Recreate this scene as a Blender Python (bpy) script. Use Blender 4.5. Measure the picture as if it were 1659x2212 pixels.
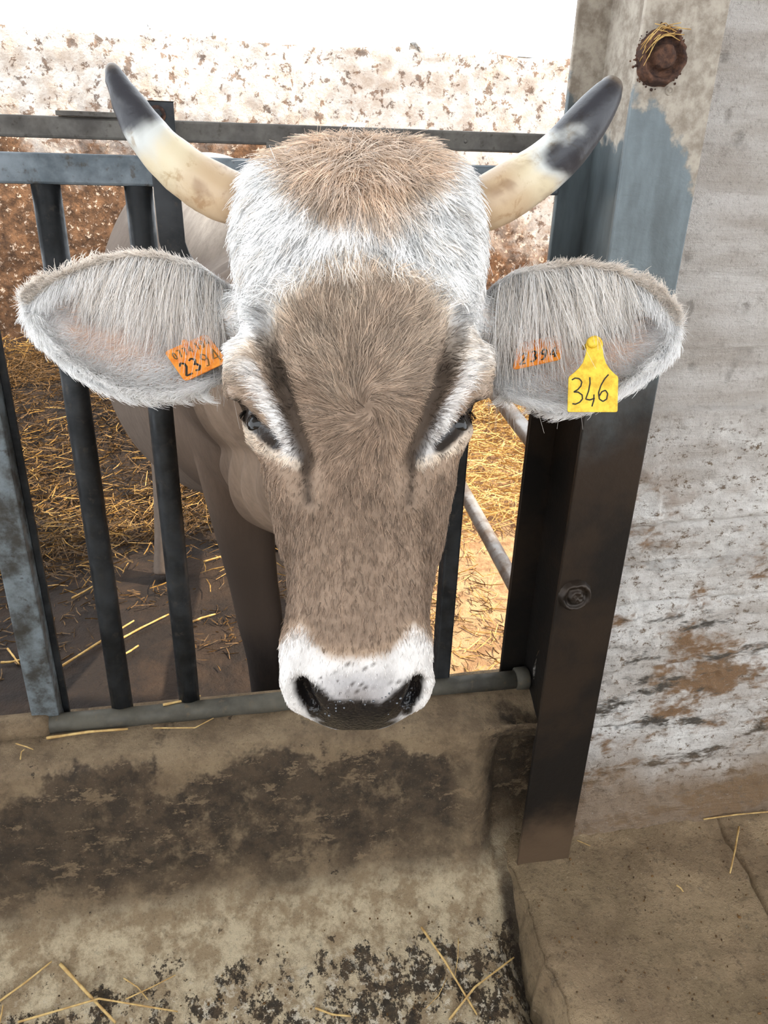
import bpy, math, random
import numpy as np
from mathutils import Vector, Matrix
random.seed(7); rng = np.random.default_rng(7)
for o in list(bpy.data.objects): bpy.data.objects.remove(o)
scn = bpy.context.scene; col = scn.collection

# ------------------------------------------------------------------ camera, sky, sun, exposure
FPX, CX, CY, EYE = 1662.0, 829.5, 1106.0, 1.45
_p, _y, _r = (math.radians(a) for a in (25.6, 11.5, -1.9))
CF = np.array([math.sin(_y)*math.cos(_p), math.cos(_y)*math.cos(_p), -math.sin(_p)])
_R0 = np.array([math.cos(_y), -math.sin(_y), 0.0]); _D0 = np.cross(CF, _R0)
CR = math.cos(_r)*_R0 + math.sin(_r)*_D0
CD = math.cos(_r)*_D0 - math.sin(_r)*_R0
cam = bpy.data.cameras.new('camera'); cam.sensor_fit = 'VERTICAL'; cam.sensor_height = 36.0
cam.lens = FPX/2212*36.0; cam.clip_start = 0.02; cam.clip_end = 200
camo = bpy.data.objects.new('camera', cam); col.objects.link(camo)
camo.matrix_world = Matrix(((CR[0], -CD[0], -CF[0], 0), (CR[1], -CD[1], -CF[1], 0), (CR[2], -CD[2], -CF[2], EYE), (0, 0, 0, 1)))
scn.camera = camo
world = bpy.data.worlds.new('sky'); scn.world = world; world.use_nodes = True
bg = world.node_tree.nodes['Background']; bg.inputs[0].default_value = (0.90, 0.95, 1.0, 1); bg.inputs[1].default_value = 2.4
sun = bpy.data.lights.new('sun', 'SUN'); sun.energy = 7.0; sun.angle = 0.009; sun.color = (1.0, 0.87, 0.68)
suno = bpy.data.objects.new('sun', sun); col.objects.link(suno)
suno.rotation_euler = Vector((0.70, -0.09, 0.66)).to_track_quat('Z', 'Y').to_euler()
vs = scn.view_settings; vs.view_transform = 'Standard'; vs.look = 'None'; vs.gamma = 1.0; vs.use_curve_mapping = False
vs.exposure = 0.44
scn.cycles.max_bounces = 4; scn.cycles.diffuse_bounces = 4; scn.cycles.glossy_bounces = 2; scn.cycles.transmission_bounces = 4; scn.cycles.adaptive_threshold = 0.10; scn.cycles.adaptive_min_samples = 20

# ------------------------------------------------------------------ numeric helpers
def lin(r, g, b):
    c = np.array([r, g, b])/255.0
    return np.where(c <= 0.04045, c/12.92, ((c+0.055)/1.055)**2.4)
def sm(a, b, x):
    t = np.clip((np.asarray(x, float)-a)/(b-a), 0, 1); return t*t*(3-2*t)
def vnoise(P, scale, seed=0):
    """smooth value noise in -1..1 for an (n,3) array"""
    P = np.asarray(P, float)*scale + 57.3*seed + 1000.0
    i = np.floor(P).astype(np.int64); f = P-i; f = f*f*(3-2*f)
    def h(a, b, c):
        n = (a*73856093) ^ (b*19349663) ^ (c*83492791) ^ (seed*2654435)
        n = (n ^ (n >> 13))*1274126177 & 0x7fffffff
        n = (n ^ (n >> 16)) & 0xffff
        return n/32767.5-1
    out = 0
    for dx in (0, 1):
        for dy in (0, 1):
            for dz in (0, 1):
                w = (f[:, 0] if dx else 1-f[:, 0])*(f[:, 1] if dy else 1-f[:, 1])*(f[:, 2] if dz else 1-f[:, 2])
                out = out + w*h(i[:, 0]+dx, i[:, 1]+dy, i[:, 2]+dz)
    return out
def fbm(P, scale, octs=4, seed=0):
    return sum(vnoise(P, scale*2**k, seed+k)*0.5**k for k in range(octs))/1.6

# ------------------------------------------------------------------ object helpers
def tag(o, label=None, cat=None, group=None, kind=None):
    if label: o['label'] = label
    if cat: o['category'] = cat
    if group: o['group'] = group
    if kind: o['kind'] = kind
    return o
def empty(name, loc=(0, 0, 0)):
    o = bpy.data.objects.new(name, None); o.location = loc; o.empty_display_size = 0.1; col.objects.link(o); return o
def build(name, V, F, mat, parent=None, smooth=True, colors=None):
    me = bpy.data.meshes.new(name); V = np.asarray(V, np.float32)
    if isinstance(F, np.ndarray): li = F.ravel().astype(np.int32); ln = np.full(len(F), F.shape[1], np.int32)
    else: ln = np.array([len(f) for f in F], np.int32); li = np.fromiter((i for f in F for i in f), np.int32, int(ln.sum()))
    me.vertices.add(len(V)); me.vertices.foreach_set('co', V.ravel()); me.loops.add(len(li)); me.loops.foreach_set('vertex_index', li)
    me.polygons.add(len(ln)); me.polygons.foreach_set('loop_start', np.r_[0, np.cumsum(ln)[:-1]].astype(np.int32)); me.update(calc_edges=True)
    if True: me.polygons.foreach_set('use_smooth', np.full(len(me.polygons), bool(smooth)))
    if colors is not None:
        a = me.color_attributes.new('col', 'FLOAT_COLOR', 'POINT')
        c = np.ones((len(V), 4), np.float32); c[:, :3] = colors; a.data.foreach_set('color', c.ravel())
    me.update()
    o = bpy.data.objects.new(name, me); col.objects.link(o)
    if mat: me.materials.append(mat)
    if parent: setparent(o, parent)
    return o
def setparent(o, p):
    o.parent = p; o.matrix_parent_inverse = Matrix.Translation(-Vector(p.location)) if p.type == 'EMPTY' else Matrix.Identity(4)
def bevel(o, w, seg=2, angle=0.6):
    m = o.modifiers.new('bevel', 'BEVEL'); m.width = w; m.segments = seg; m.limit_method = 'ANGLE'; m.angle_limit = angle
    return o
def frames(P):
    P = np.asarray(P, float); T = np.gradient(P, axis=0); T /= np.linalg.norm(T, axis=1)[:, None]
    up = np.array([0, 0, 1.0]) if abs(T[0][2]) < 0.9 else np.array([1.0, 0, 0])
    n = np.cross(up, T[0]); n /= np.linalg.norm(n); N = [n]
    for t in T[1:]:
        n = N[-1]-t*(N[-1]@t); n /= np.linalg.norm(n); N.append(n)
    N = np.array(N); return T, N, np.cross(T, N)
def tube(P, R, seg=16, squash=None):
    P = np.asarray(P, float); R = np.broadcast_to(np.asarray(R, float), (len(P),)); T, N, B = frames(P)
    a = np.linspace(0, 2*np.pi, seg, endpoint=False)
    V = (P[:, None]+R[:, None, None]*(np.cos(a)[None, :, None]*N[:, None]*(1 if squash is None else squash)+np.sin(a)[None, :, None]*B[:, None])).reshape(-1, 3)
    F = gridfaces(len(P), seg)
    F += [tuple(range(seg))[::-1], tuple((len(P)-1)*seg+np.arange(seg))]
    return V, F
def gridarr(nr, nc, wrap=True):
    i, j = np.meshgrid(np.arange(nr-1), np.arange(nc if wrap else nc-1), indexing='ij'); i = i.ravel(); j = j.ravel(); k = (j+1) % nc
    return np.c_[i*nc+j, i*nc+k, (i+1)*nc+k, (i+1)*nc+j]
def gridfaces(nr, nc, wrap=True): return [tuple(f) for f in gridarr(nr, nc, wrap).tolist()]
def boxv(lo, hi):
    x0, y0, z0 = lo; x1, y1, z1 = hi
    V = [(x0, y0, z0), (x1, y0, z0), (x1, y1, z0), (x0, y1, z0), (x0, y0, z1), (x1, y0, z1), (x1, y1, z1), (x0, y1, z1)]
    F = [(0, 3, 2, 1), (4, 5, 6, 7), (0, 1, 5, 4), (1, 2, 6, 5), (2, 3, 7, 6), (3, 0, 4, 7)]
    return V, F
def box(name, lo, hi, mat, parent=None, bev=0.003):
    o = build(name, *boxv(lo, hi), mat, parent, smooth=False)
    if bev: bevel(o, bev)
    return o
def join(parts):
    V, F = [], []
    for v, f in parts:
        k = len(V); V += [tuple(p) for p in v]; F += [tuple(i+k for i in q) for q in f]
    return V, F
def pipe(name, P, R, mat, parent=None, seg=20):
    o = build(name, *tube(P, R, seg), mat, parent); shade_caps(o); return o
def shade_caps(o):
    o.data.polygons.foreach_set('use_smooth', [len(p.vertices) == 4 for p in o.data.polygons])

def ball(c, r, n=20):
    V = [(c[0]+r*math.sin(p)*math.cos(q), c[1]+r*math.sin(p)*math.sin(q), c[2]+r*math.cos(p)) for p in np.linspace(0.02, math.pi-0.02, n) for q in np.linspace(0, 2*math.pi, 2*n, endpoint=False)]
    return np.array(V), gridfaces(n, 2*n)
# ------------------------------------------------------------------ node materials
class NM:
    def __init__(s, name, rough=0.8, metal=0.0, spec=0.3):
        s.m = bpy.data.materials.new(name); s.m.use_nodes = True; s.t = s.m.node_tree; s.n = s.t.nodes; s.l = s.t.links
        s.b = s.n['Principled BSDF']; s.b.inputs['Roughness'].default_value = rough; s.b.inputs['Metallic'].default_value = metal
        s.b.inputs['Specular IOR Level'].default_value = spec
        s.tc = s.n.new('ShaderNodeTexCoord')
    def put(s, sock, v):
        if hasattr(v, 'is_output'): s.l.new(v, sock)
        elif isinstance(v, (tuple, list, np.ndarray)): sock.default_value = (*[float(x) for x in v[:3]], 1.0)[:len(sock.default_value)]
        else: sock.default_value = v
    def vec(s, scale=(1, 1, 1)):
        mp = s.n.new('ShaderNodeMapping'); s.l.new(s.tc.outputs['Object'], mp.inputs[0]); mp.inputs['Scale'].default_value = scale
        return mp.outputs[0]
    def noise(s, scale, detail=4, rough=0.55, stretch=None, dist=0.0):
        x = s.n.new('ShaderNodeTexNoise'); s.l.new(s.vec(stretch) if stretch else s.tc.outputs['Object'], x.inputs['Vector'])
        x.inputs['Scale'].default_value = scale; x.inputs['Detail'].default_value = min(detail, 5); x.inputs['Roughness'].default_value = rough
        x.inputs['Distortion'].default_value = dist
        return x.outputs['Fac']
    def vor(s, scale, feature='F1', stretch=None):
        x = s.n.new('ShaderNodeTexVoronoi'); x.feature = feature; s.l.new(s.vec(stretch) if stretch else s.tc.outputs['Object'], x.inputs['Vector'])
        x.inputs['Scale'].default_value = scale; return x.outputs['Distance']
    def xyz(s):
        x = s.n.new('ShaderNodeSeparateXYZ'); s.l.new(s.tc.outputs['Object'], x.inputs[0]); return x.outputs
    def math(s, op, a, b=0.0, c=0.0):
        x = s.n.new('ShaderNodeMath'); x.operation = op; s.put(x.inputs[0], a); s.put(x.inputs[1], b)
        if op in ('MULTIPLY_ADD',): s.put(x.inputs[2], c)
        return x.outputs[0]
    def rng(s, v, a, b, lo=0.0, hi=1.0):
        x = s.n.new('ShaderNodeMapRange'); x.interpolation_type = 'SMOOTHSTEP'; s.put(x.inputs[0], v)
        for k, q in zip((1, 2, 3, 4), (a, b, lo, hi)): x.inputs[k].default_value = q
        return x.outputs[0]
    def mix(s, f, a, b, mode='MIX'):
        x = s.n.new('ShaderNodeMix'); x.data_type = 'RGBA'; x.blend_type = mode; s.put(x.inputs[0], f); s.put(x.inputs[6], a); s.put(x.inputs[7], b)
        return x.outputs[2]
    def color(s, v): s.put(s.b.inputs['Base Color'], v); return s
    def rough(s, v): s.put(s.b.inputs['Roughness'], v); return s
    def bump(s, h, strength=0.5, dist=0.01):
        x = s.n.new('ShaderNodeBump'); x.inputs['Strength'].default_value = strength; x.inputs['Distance'].default_value = dist
        s.l.new(h, x.inputs['Height']); s.l.new(x.outputs[0], s.b.inputs['Normal']); return s
    def attr(s, name):
        x = s.n.new('ShaderNodeAttribute'); x.attribute_name = name; return x.outputs['Color']

def grain(m, c, dark, pale, k=0.6, sc=1.0):
    c = m.mix(m.rng(m.noise(150*sc, 5, 0.75), 0.54, 0.68, 0, k), c, lin(*dark))
    c = m.mix(m.rng(m.noise(210*sc, 4, 0.7), 0.60, 0.72, 0, k*0.8), c, lin(*pale))
    return m.mix(m.rng(m.noise(38*sc, 7, 0.78), 0.52, 0.66, 0, k*0.7), c, lin(*dark))
def m_steel(name, a, b, dirt, rough=0.42, metal=0.75, dz=None, sc=14):
    m = NM(name, rough, metal, 0.5)
    c = m.mix(m.rng(m.noise(sc, 5, 0.65), 0.35, 0.65), lin(*a), lin(*b))
    c = m.mix(m.rng(m.noise(55, 4, 0.7), 0.56, 0.72, 0, 0.75), c, lin(*dirt))
    if dz:
        f = m.rng(m.math('ADD', m.xyz()[2], m.math('MULTIPLY', m.noise(9, 4, 0.6), 0.12)), dz[0], dz[1], 0.9, 0.0)
        c = m.mix(f, c, lin(*dirt))
    m.color(c); m.rough(m.rng(m.noise(30, 3), 0.3, 0.7, rough-0.08, rough+0.2)); m.bump(m.noise(120, 3), 0.12, 0.002)
    return m.m
M = {}
M['galv'] = m_steel('galvanised steel', (118, 126, 132), (84, 92, 98), (72, 66, 58), 0.55, 0.55)
M['bar'] = m_steel('dark weathered steel', (52, 54, 56), (32, 34, 36), (66, 62, 58), 0.45, 0.6)
M['barpale'] = m_steel('pale scuffed steel', (124, 134, 140), (66, 64, 60), (58, 50, 42), 0.5, 0.5, None, 18)
M['toprail'] = m_steel('dusty steel', (110, 106, 100), (82, 78, 74), (60, 52, 44), 0.65, 0.3)
M['railpipe'] = m_steel('muddy steel pipe', (84, 80, 70), (58, 55, 48), (98, 84, 64), 0.65, 0.2, None, 9)
def m_post():
    m = NM('post steel', 0.45, 0.7, 0.5); z = m.xyz()[2]; x = m.xyz()[0]
    c = m.mix(m.rng(m.noise(7, 4, 0.6, (2, 2, 0.5)), 0.3, 0.7), lin(120, 130, 134), lin(88, 94, 96))
    n = m.math('MULTIPLY', m.math('SUBTRACT', m.noise(8, 5, 0.65), 0.5), 0.35)
    low = m.rng(m.math('ADD', z, n), 0.95, 1.3, 1.0, 0.0)
    c = m.mix(low, c, m.mix(m.rng(m.noise(6, 5, 0.6), 0.4, 0.65), lin(38, 35, 33), lin(58, 48, 40)))
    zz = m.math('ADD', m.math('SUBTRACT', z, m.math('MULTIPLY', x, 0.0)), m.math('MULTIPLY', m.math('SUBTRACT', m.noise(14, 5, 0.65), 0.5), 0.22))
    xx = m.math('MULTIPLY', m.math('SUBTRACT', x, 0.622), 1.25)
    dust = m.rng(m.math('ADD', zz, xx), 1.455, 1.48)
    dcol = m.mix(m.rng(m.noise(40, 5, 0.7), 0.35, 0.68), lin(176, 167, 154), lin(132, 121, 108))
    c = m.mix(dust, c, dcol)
    foot = m.rng(m.math('ADD', z, n), 0.02, 0.22, 0.85, 0.0)
    c = m.mix(foot, c, lin(92, 74, 57))
    m.color(c); m.put(m.b.inputs['Metallic'], m.math('SUBTRACT', 0.62, m.math('MULTIPLY', m.math('MAXIMUM', dust, foot), 0.55)))
    m.rough(m.math('ADD', 0.45, m.math('MULTIPLY', dust, 0.4)))
    m.bump(m.noise(90, 4, 0.6), 0.25, 0.002); return m.m
M['post'] = m_post()
M['rust'] = (lambda m: (m.color(m.mix(m.rng(m.noise(60, 5, 0.7), 0.35, 0.65), lin(104, 74, 58), lin(58, 44, 40))), m.bump(m.noise(140, 4, 0.7), 0.9, 0.004), m.m)[-1])(NM('rust', 0.9))
def m_wall():
    m = NM('board marked concrete', 0.9); z = m.xyz()[2]
    big = m.noise(2.6, 7, 0.68, (1, 1, 2.2), 0.1)
    c = m.mix(m.rng(m.noise(5, 6, 0.65, (0.6, 1, 3)), 0.35, 0.68), lin(232, 226, 220), lin(198, 188, 178))
    n = m.math('MULTIPLY', m.math('SUBTRACT', m.noise(4, 5, 0.6), 0.5), 0.3)
    # pale lime band in the middle courses, tan stains and black mould in patches
    lime = m.rng(m.math('ADD', z, n), 0.98, 1.02, 1.0, 0.0)
    lime = m.math('MULTIPLY', lime, m.rng(big, 0.38, 0.6))
    c = m.mix(lime, c, lin(250, 246, 241))
    tan = m.math('MULTIPLY', m.rng(m.math('ADD', z, n), 0.80, 0.95, 1.0, 0.0), m.rng(m.noise(4.5, 7, 0.72, (0.8, 1, 1.6), 0.15), 0.48, 0.58))
    c = m.mix(tan, c, lin(150, 118, 88))
    mould = m.math('MULTIPLY', m.rng(m.math('ADD', z, n), 0.55, 0.78, 1.0, 0.0), m.rng(m.noise(6, 8, 0.72, (0.7, 1, 2), 0.15), 0.53, 0.62))
    c = m.mix(mould, c, lin(88, 82, 74))
    low = m.rng(m.math('ADD', z, n), 0.1, 0.3, 0.9, 0.0)
    c = m.mix(low, c, lin(142, 116, 88))
    c = grain(m, c, (122, 108, 94), (240, 234, 228), 0.38)
    c = m.mix(m.math('MULTIPLY', m.rng(m.noise(60, 8, 0.8, (0.8, 1, 1.2)), 0.55, 0.64), m.rng(z, 1.05, 0.98)), c, lin(132, 114, 96))
    m.color(c); m.bump(m.math('ADD', m.noise(120, 8, 0.8), m.math('MULTIPLY', m.noise(14, 6, 0.75, (0.4, 1, 4)), 1.2)), 1.0, 0.01); return m.m
M['wall'] = m_wall()
def m_manger():
    m = NM('stained manger concrete', 0.85); z = m.xyz()[2]; x = m.xyz()[0]
    n = m.math('MULTIPLY', m.math('SUBTRACT', m.noise(7, 8, 0.7, None, 0.1), 0.5), 0.30)
    zn = m.math('ADD', z, n)
    base = m.mix(m.rng(m.noise(11, 7, 0.7), 0.35, 0.66), lin(160, 138, 109), lin(122, 102, 79))
    wet = m.math('MULTIPLY', m.rng(zn, 0.30, 0.33, 1, 0), m.rng(zn, -0.06, 0.12))
    wet = m.math('MULTIPLY', wet, m.rng(m.noise(8, 9, 0.76, (1, 1, 0.8)), 0.36, 0.50, 0.30, 1.0))
    edge = m.rng(m.math('ADD', x, m.math('MULTIPLY', n, 0.25)), 0.40, 0.45, 1.0, 0.35)
    wet = m.math('MULTIPLY', wet, m.math('MAXIMUM', edge, m.rng(m.math('ADD', x, m.math('MULTIPLY', n, 0.2)), 0.475, 0.50)))
    c = m.mix(m.math('MULTIPLY', wet, 0.92), base, m.mix(m.rng(m.noise(24, 6, 0.7), 0.38, 0.62), lin(54, 45, 36), lin(88, 73, 57)))
    scr = m.math('MULTIPLY', m.rng(m.noise(16, 8, 0.8, (0.7, 1, 1.6)), 0.565, 0.61), m.rng(z, 0.0, 0.06))
    c = m.mix(m.math('MULTIPLY', scr, 0.75), c, lin(146, 124, 97))
    fl = m.rng(m.math('ADD', z, m.math('MULTIPLY', n, 0.15)), 0.05, -0.03)
    pale = m.mix(m.rng(m.noise(20, 8, 0.75), 0.38, 0.62), lin(214, 196, 164), lin(164, 142, 112))
    c = m.mix(fl, c, pale)
    k = m.rng(m.math('ADD', z, m.math('MULTIPLY', n, 0.25)), -0.03, -0.105)
    kx = m.rng(m.math('ADD', m.math('ADD', m.math('ABSOLUTE', m.math('ADD', x, 0.06)), 0.0), n), 0.0, 0.22, 0.78, 1.0)
    bl = m.math('SUBTRACT', m.noise(24, 9, 0.78, (1, 0.8, 1)), m.math('MULTIPLY', m.math('SUBTRACT', 1.0, m.math('MULTIPLY', k, kx)), 0.17))
    c = m.mix(m.rng(bl, 0.465, 0.52, 0, 0.95), c, m.mix(m.rng(m.noise(60, 4), 0.4, 0.6), lin(40, 33, 26), lin(74, 60, 44)))
    gr = m.math('MULTIPLY', m.rng(m.noise(44, 8, 0.78), 0.55, 0.60), m.rng(m.math('ADD', z, m.math('MULTIPLY', n, 0.2)), -0.05, -0.11))
    c = m.mix(m.math('MULTIPLY', gr, 0.9), c, lin(226, 214, 192))
    gv = m.math('MULTIPLY', m.rng(m.math('ADD', x, m.math('MULTIPLY', n, 0.12)), 0.505, 0.53), m.rng(z, 0.02, -0.05))
    c = m.mix(m.math('MULTIPLY', gv, 0.9), c, lin(54, 44, 34))  # groove beside the slab darkened in colour to deepen its shade
    c = grain(m, c, (74, 62, 49), (206, 190, 162), 0.40)
    m.color(c); m.bump(m.math('ADD', m.noise(90, 9, 0.82), m.noise(18, 7, 0.75)), 1.0, 0.014); return m.m
M['manger'] = m_manger()
def m_slab():
    m = NM('dusty concrete slab', 0.9)
    c = m.mix(m.rng(m.noise(5, 6, 0.62), 0.35, 0.66), lin(164, 142, 112), lin(128, 108, 84))
    c = m.mix(m.rng(m.noise(2.2, 6, 0.65), 0.42, 0.62, 0, 0.7), c, lin(110, 94, 70))
    c = m.mix(m.rng(m.noise(30, 8, 0.78), 0.56, 0.66, 0, 0.7), c, lin(84, 70, 54))
    c = m.mix(m.rng(m.noise(60, 5, 0.7), 0.62, 0.72, 0, 0.6), c, lin(190, 172, 144))
    c = grain(m, c, (72, 60, 45), (196, 176, 146), 0.6)
    m.color(c); m.bump(m.math('ADD', m.noise(60, 8, 0.8), m.noise(14, 6, 0.7)), 1.0, 0.01); return m.m
M['slab'] = m_slab()
def m_mud():
    m = NM('dung and earth', 0.75); x = m.xyz()[0]
    dry = m.rng(m.math('ADD', x, m.math('MULTIPLY', m.math('SUBTRACT', m.noise(3, 5, 0.6), 0.5), 0.7)), 0.25, 0.6)  # wet left, dry right, with the pen's shade and sun painted in
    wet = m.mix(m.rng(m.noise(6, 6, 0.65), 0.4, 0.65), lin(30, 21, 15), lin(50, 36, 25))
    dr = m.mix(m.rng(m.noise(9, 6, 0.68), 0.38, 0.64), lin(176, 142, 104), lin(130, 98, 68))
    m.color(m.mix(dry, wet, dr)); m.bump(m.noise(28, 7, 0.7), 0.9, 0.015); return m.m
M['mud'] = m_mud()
def m_backwall():
    m = NM('flaking whitewash', 0.95); z = m.xyz()[2]; x = m.xyz()[0]
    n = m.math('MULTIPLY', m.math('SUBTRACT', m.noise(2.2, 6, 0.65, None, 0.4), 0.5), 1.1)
    white = m.mix(m.rng(m.noise(9, 6, 0.7), 0.35, 0.7), lin(236, 230, 222), lin(205, 188, 172))
    f1 = m.rng(m.noise(16, 8, 0.72, None, 0.3), 0.54, 0.60)
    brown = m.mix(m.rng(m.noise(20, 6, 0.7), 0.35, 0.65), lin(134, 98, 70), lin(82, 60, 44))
    c = m.mix(m.math('MULTIPLY', f1, 0.8), white, brown)
    lowshade = m.rng(m.math('ADD', m.math('ADD', z, m.math('MULTIPLY', m.rng(x, 0.6, 1.6), 0.55)), n), 1.62, 1.25)  # lower wall browned for shade at left, paler at right for sun
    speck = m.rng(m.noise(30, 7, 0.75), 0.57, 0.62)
    c = m.mix(lowshade, c, m.mix(speck, brown, lin(214, 190, 168)))
    m.color(c); m.bump(m.noise(30, 7, 0.72), 1.0, 0.02); return m.m
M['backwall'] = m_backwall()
def m_straw(name, a, b):
    m = NM(name, 0.6); x = m.n.new('ShaderNodeObjectInfo')
    m.color(m.mix(m.rng(m.noise(60, 2), 0.3, 0.7), lin(*a), lin(*b))); return m.m
M['straw'] = m_straw('straw', (206, 172, 108), (170, 130, 72))
M['strawdark'] = m_straw('old straw', (108, 78, 40), (52, 37, 20))
M['strawshade'] = m_straw('shaded straw', (178, 138, 74), (116, 84, 42))  # browner straw, with the shade left of the cow put into its colour
M['strawfront'] = m_straw('loose straw', (200, 170, 112), (164, 130, 80))
M['roof'] = NM('grey fibre cement roof', 0.9).color(lin(168, 162, 154)).m
m = NM('hide', 0.75, 0, 0.2); _c = m.attr('col')
m.color(m.mix(m.rng(m.noise(40, 5, 0.7), 0.3, 0.7, 0, 0.35), _c, m.mix(0.5, _c, (0.03, 0.022, 0.016), 'MULTIPLY')))
m.color(m.mix(m.rng(m.noise(45, 5, 0.7, (1, 1, 0.4)), 0.35, 0.7, 0.0, 0.3), _c, lin(60, 50, 42))); _hb = m.noise(160, 4, 0.6, (1, 1, 0.5))
_pad = m.n.new('ShaderNodeAttribute'); _pad.attribute_name = 'pad'
_wet = m.n.new('ShaderNodeAttribute'); _wet.attribute_name = 'wet'
m.rough(m.rng(_wet.outputs['Fac'], 0, 1, 0.8, 0.2)); m.put(m.b.inputs['Specular IOR Level'], m.rng(_wet.outputs['Fac'], 0, 1, 0.2, 0.4))
m.bump(m.math('ADD', m.math('MULTIPLY', _hb, 0.4), m.math('MULTIPLY', m.vor(330, 'SMOOTH_F1'), m.math('MULTIPLY', _pad.outputs['Fac'], -0.6))), 0.6, 0.004)
_thin = m.n.new('ShaderNodeAttribute'); _thin.attribute_name = 'thin'; _tr = m.n.new('ShaderNodeBsdfTranslucent'); m.l.new(_c, _tr.inputs[0]); _mx = m.n.new('ShaderNodeMixShader')
m.l.new(m.math('MULTIPLY', _thin.outputs['Fac'], 0.55), _mx.inputs[0]); m.l.new(m.b.outputs[0], _mx.inputs[1]); m.l.new(_tr.outputs[0], _mx.inputs[2]); m.l.new(_mx.outputs[0], m.n['Material Output'].inputs[0])
M['hide'] = m.m
def m_hair(name, trans=0.3):
    m = NM(name, 0.55, 0, 0.25); c = m.attr('hcol'); m.color(c)
    t = m.n.new('ShaderNodeBsdfTranslucent'); m.l.new(c, t.inputs[0]); x = m.n.new('ShaderNodeMixShader'); x.inputs[0].default_value = trans
    m.l.new(m.b.outputs[0], x.inputs[1]); m.l.new(t.outputs[0], x.inputs[2]); m.l.new(x.outputs[0], m.n['Material Output'].inputs[0]); return m.m
M['hair'] = m_hair('coat hair', 0.25); M['fringe'] = m_hair('fringe hair', 0.35)
m = NM('horn', 0.38, 0, 0.5); _c = m.attr('col'); m.color(m.mix(m.rng(m.noise(40, 5, 0.65, None, 0.5), 0.52, 0.68, 0, 0.6), _c, m.mix(1.0, _c, lin(190, 160, 120), 'MULTIPLY'))); m.bump(m.noise(70, 4), 0.25, 0.004); M['horn'] = m.m
M['eye'] = NM('eye', 0.12, 0, 0.45).color(lin(16, 13, 12)).m
def m_tag(name, a, b):
    m = NM(name, 0.5, 0, 0.4); m.color(m.mix(m.rng(m.noise(90, 5, 0.7), 0.4, 0.68), lin(*a), lin(*b))); m.bump(m.noise(150, 3), 0.2, 0.001); return m.m
M['orange'] = m_tag('orange plastic', (238, 150, 52), (214, 112, 28)); M['yellow'] = m_tag('yellow plastic', (236, 202, 62), (206, 162, 34))
M['ink'] = NM('ink', 0.7).color(lin(48, 44, 36)).m
M['inkfaded'] = NM('faded ink', 0.7).color(lin(112, 84, 44)).m
#STRUCT
# ------------------------------------------------------------------ setting
PEN = -0.10
def grid_surface(name, fn, us, vs_, mat, **kw):
    U, W = np.meshgrid(us, vs_, indexing='ij'); P = fn(U.ravel(), W.ravel())
    return build(name, P, gridarr(len(us), len(vs_), wrap=False), mat, **kw)
# manger kerb: one cast concrete profile running along the fence, with a broken hollow beside the post
PROF = np.array([(1.40, 0.0), (1.395, 0.34), (1.38, 0.352), (1.30, 0.350), (1.235, 0.345), (1.212, 0.33), (1.198, 0.29), (1.185, 0.20), (1.168, 0.07), (1.15, 0.02), (1.12, -0.02), (1.06, -0.062), (0.98, -0.095), (0.9, -0.12), (0.75, -0.14), (0.6, -0.15), (0.2, -0.16), (-1.2, -0.16)])
_d = np.r_[0, np.cumsum(np.hypot(*np.diff(PROF, axis=0).T))]
def manger(X, S):
    y = np.interp(S, _d, PROF[:, 0]); z = np.interp(S, _d, PROF[:, 1])
    P = np.c_[X, y, z]
    face = sm(0.36, 0.31, z)*sm(-0.05, 0.03, z)*(y > 1.0)
    # hollow next to the post, rounded corner before it
    hn = 0.02*fbm(P, 16, 3, 77); hol = sm(0.470, 0.525, X+hn)*face*sm(0.335, 0.22, z+1.5*hn)
    P[:, 1] += 0.05*hol*(0.7+0.5*sm(0.50, 0.53, X)) - 0.016*np.exp(-((X-0.452)/0.025)**2)*face
    top = sm(0.33, 0.35, z)*(y < 1.37)
    P[:, 2] -= 0.05*sm(0.44, 0.60, X)*top*sm(1.34, 1.22, y)
    n = fbm(P, 9, 5, 3); k = (z > -0.2)
    P[:, 1] -= 0.007*n*face*k; P[:, 2] += 0.006*fbm(P, 14, 4, 9)*(1-face)*(y < 1.37)
    P[:, 1] += 0.004*vnoise(P, 45, 4)*face
    # groove at the slab
    g = sm(0.47, 0.54, X)*sm(0.06, -0.02, z)*(y > -1)
    P[:, 2] -= 0.06*g*sm(1.12, 0.95, y); P[:, 2] += 0.008*fbm(P, 30, 3, 5)*g
    return P
xs = np.concatenate([np.linspace(-2.6, -0.75, 40)[:-1], np.linspace(-0.75, 0.617, 275)])
ss = np.concatenate([np.linspace(0, 0.34, 8)[:-1], np.linspace(0.34, 1.5, 230), np.linspace(1.5, _d[-1], 24)[1:]])
o = grid_surface('manger_kerb', manger, xs, ss, M['manger']); tag(o, 'long stained concrete manger kerb under the fence, dark wet patch on its face', 'kerb', kind='structure')
def slab(U, W):
    y = W; x = 0.548+0.012*vnoise(np.c_[W*0, W, W*0], 14, 2)+0.006*vnoise(np.c_[W*0, W, W*0], 50, 3)
    # U < 0 : side face going down, U >= 0 : top
    z = np.where(U < 0, U, 0.0); X = np.where(U < 0, x-0.012*np.clip(-U/0.1, 0, 1), x+U)
    P = np.c_[X, y, z]; t = (U >= 0)
    P[:, 2] += t*(0.007*fbm(P, 8, 5, 11) - 0.012*np.exp(-(U/0.012)**2))
    crack = np.abs((X-1.088)-(y-1.18)*0.13+0.008*vnoise(P, 30, 4))
    P[:, 2] -= t*0.01*np.exp(-(crack/0.004)**2)*(y < 1.19)
    P[:, 2] += t*0.02*sm(1.13, 1.2, y)*(0.3+0.7*np.clip(fbm(P, 20, 3, 8)+0.4, 0, 1))
    return P
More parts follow.
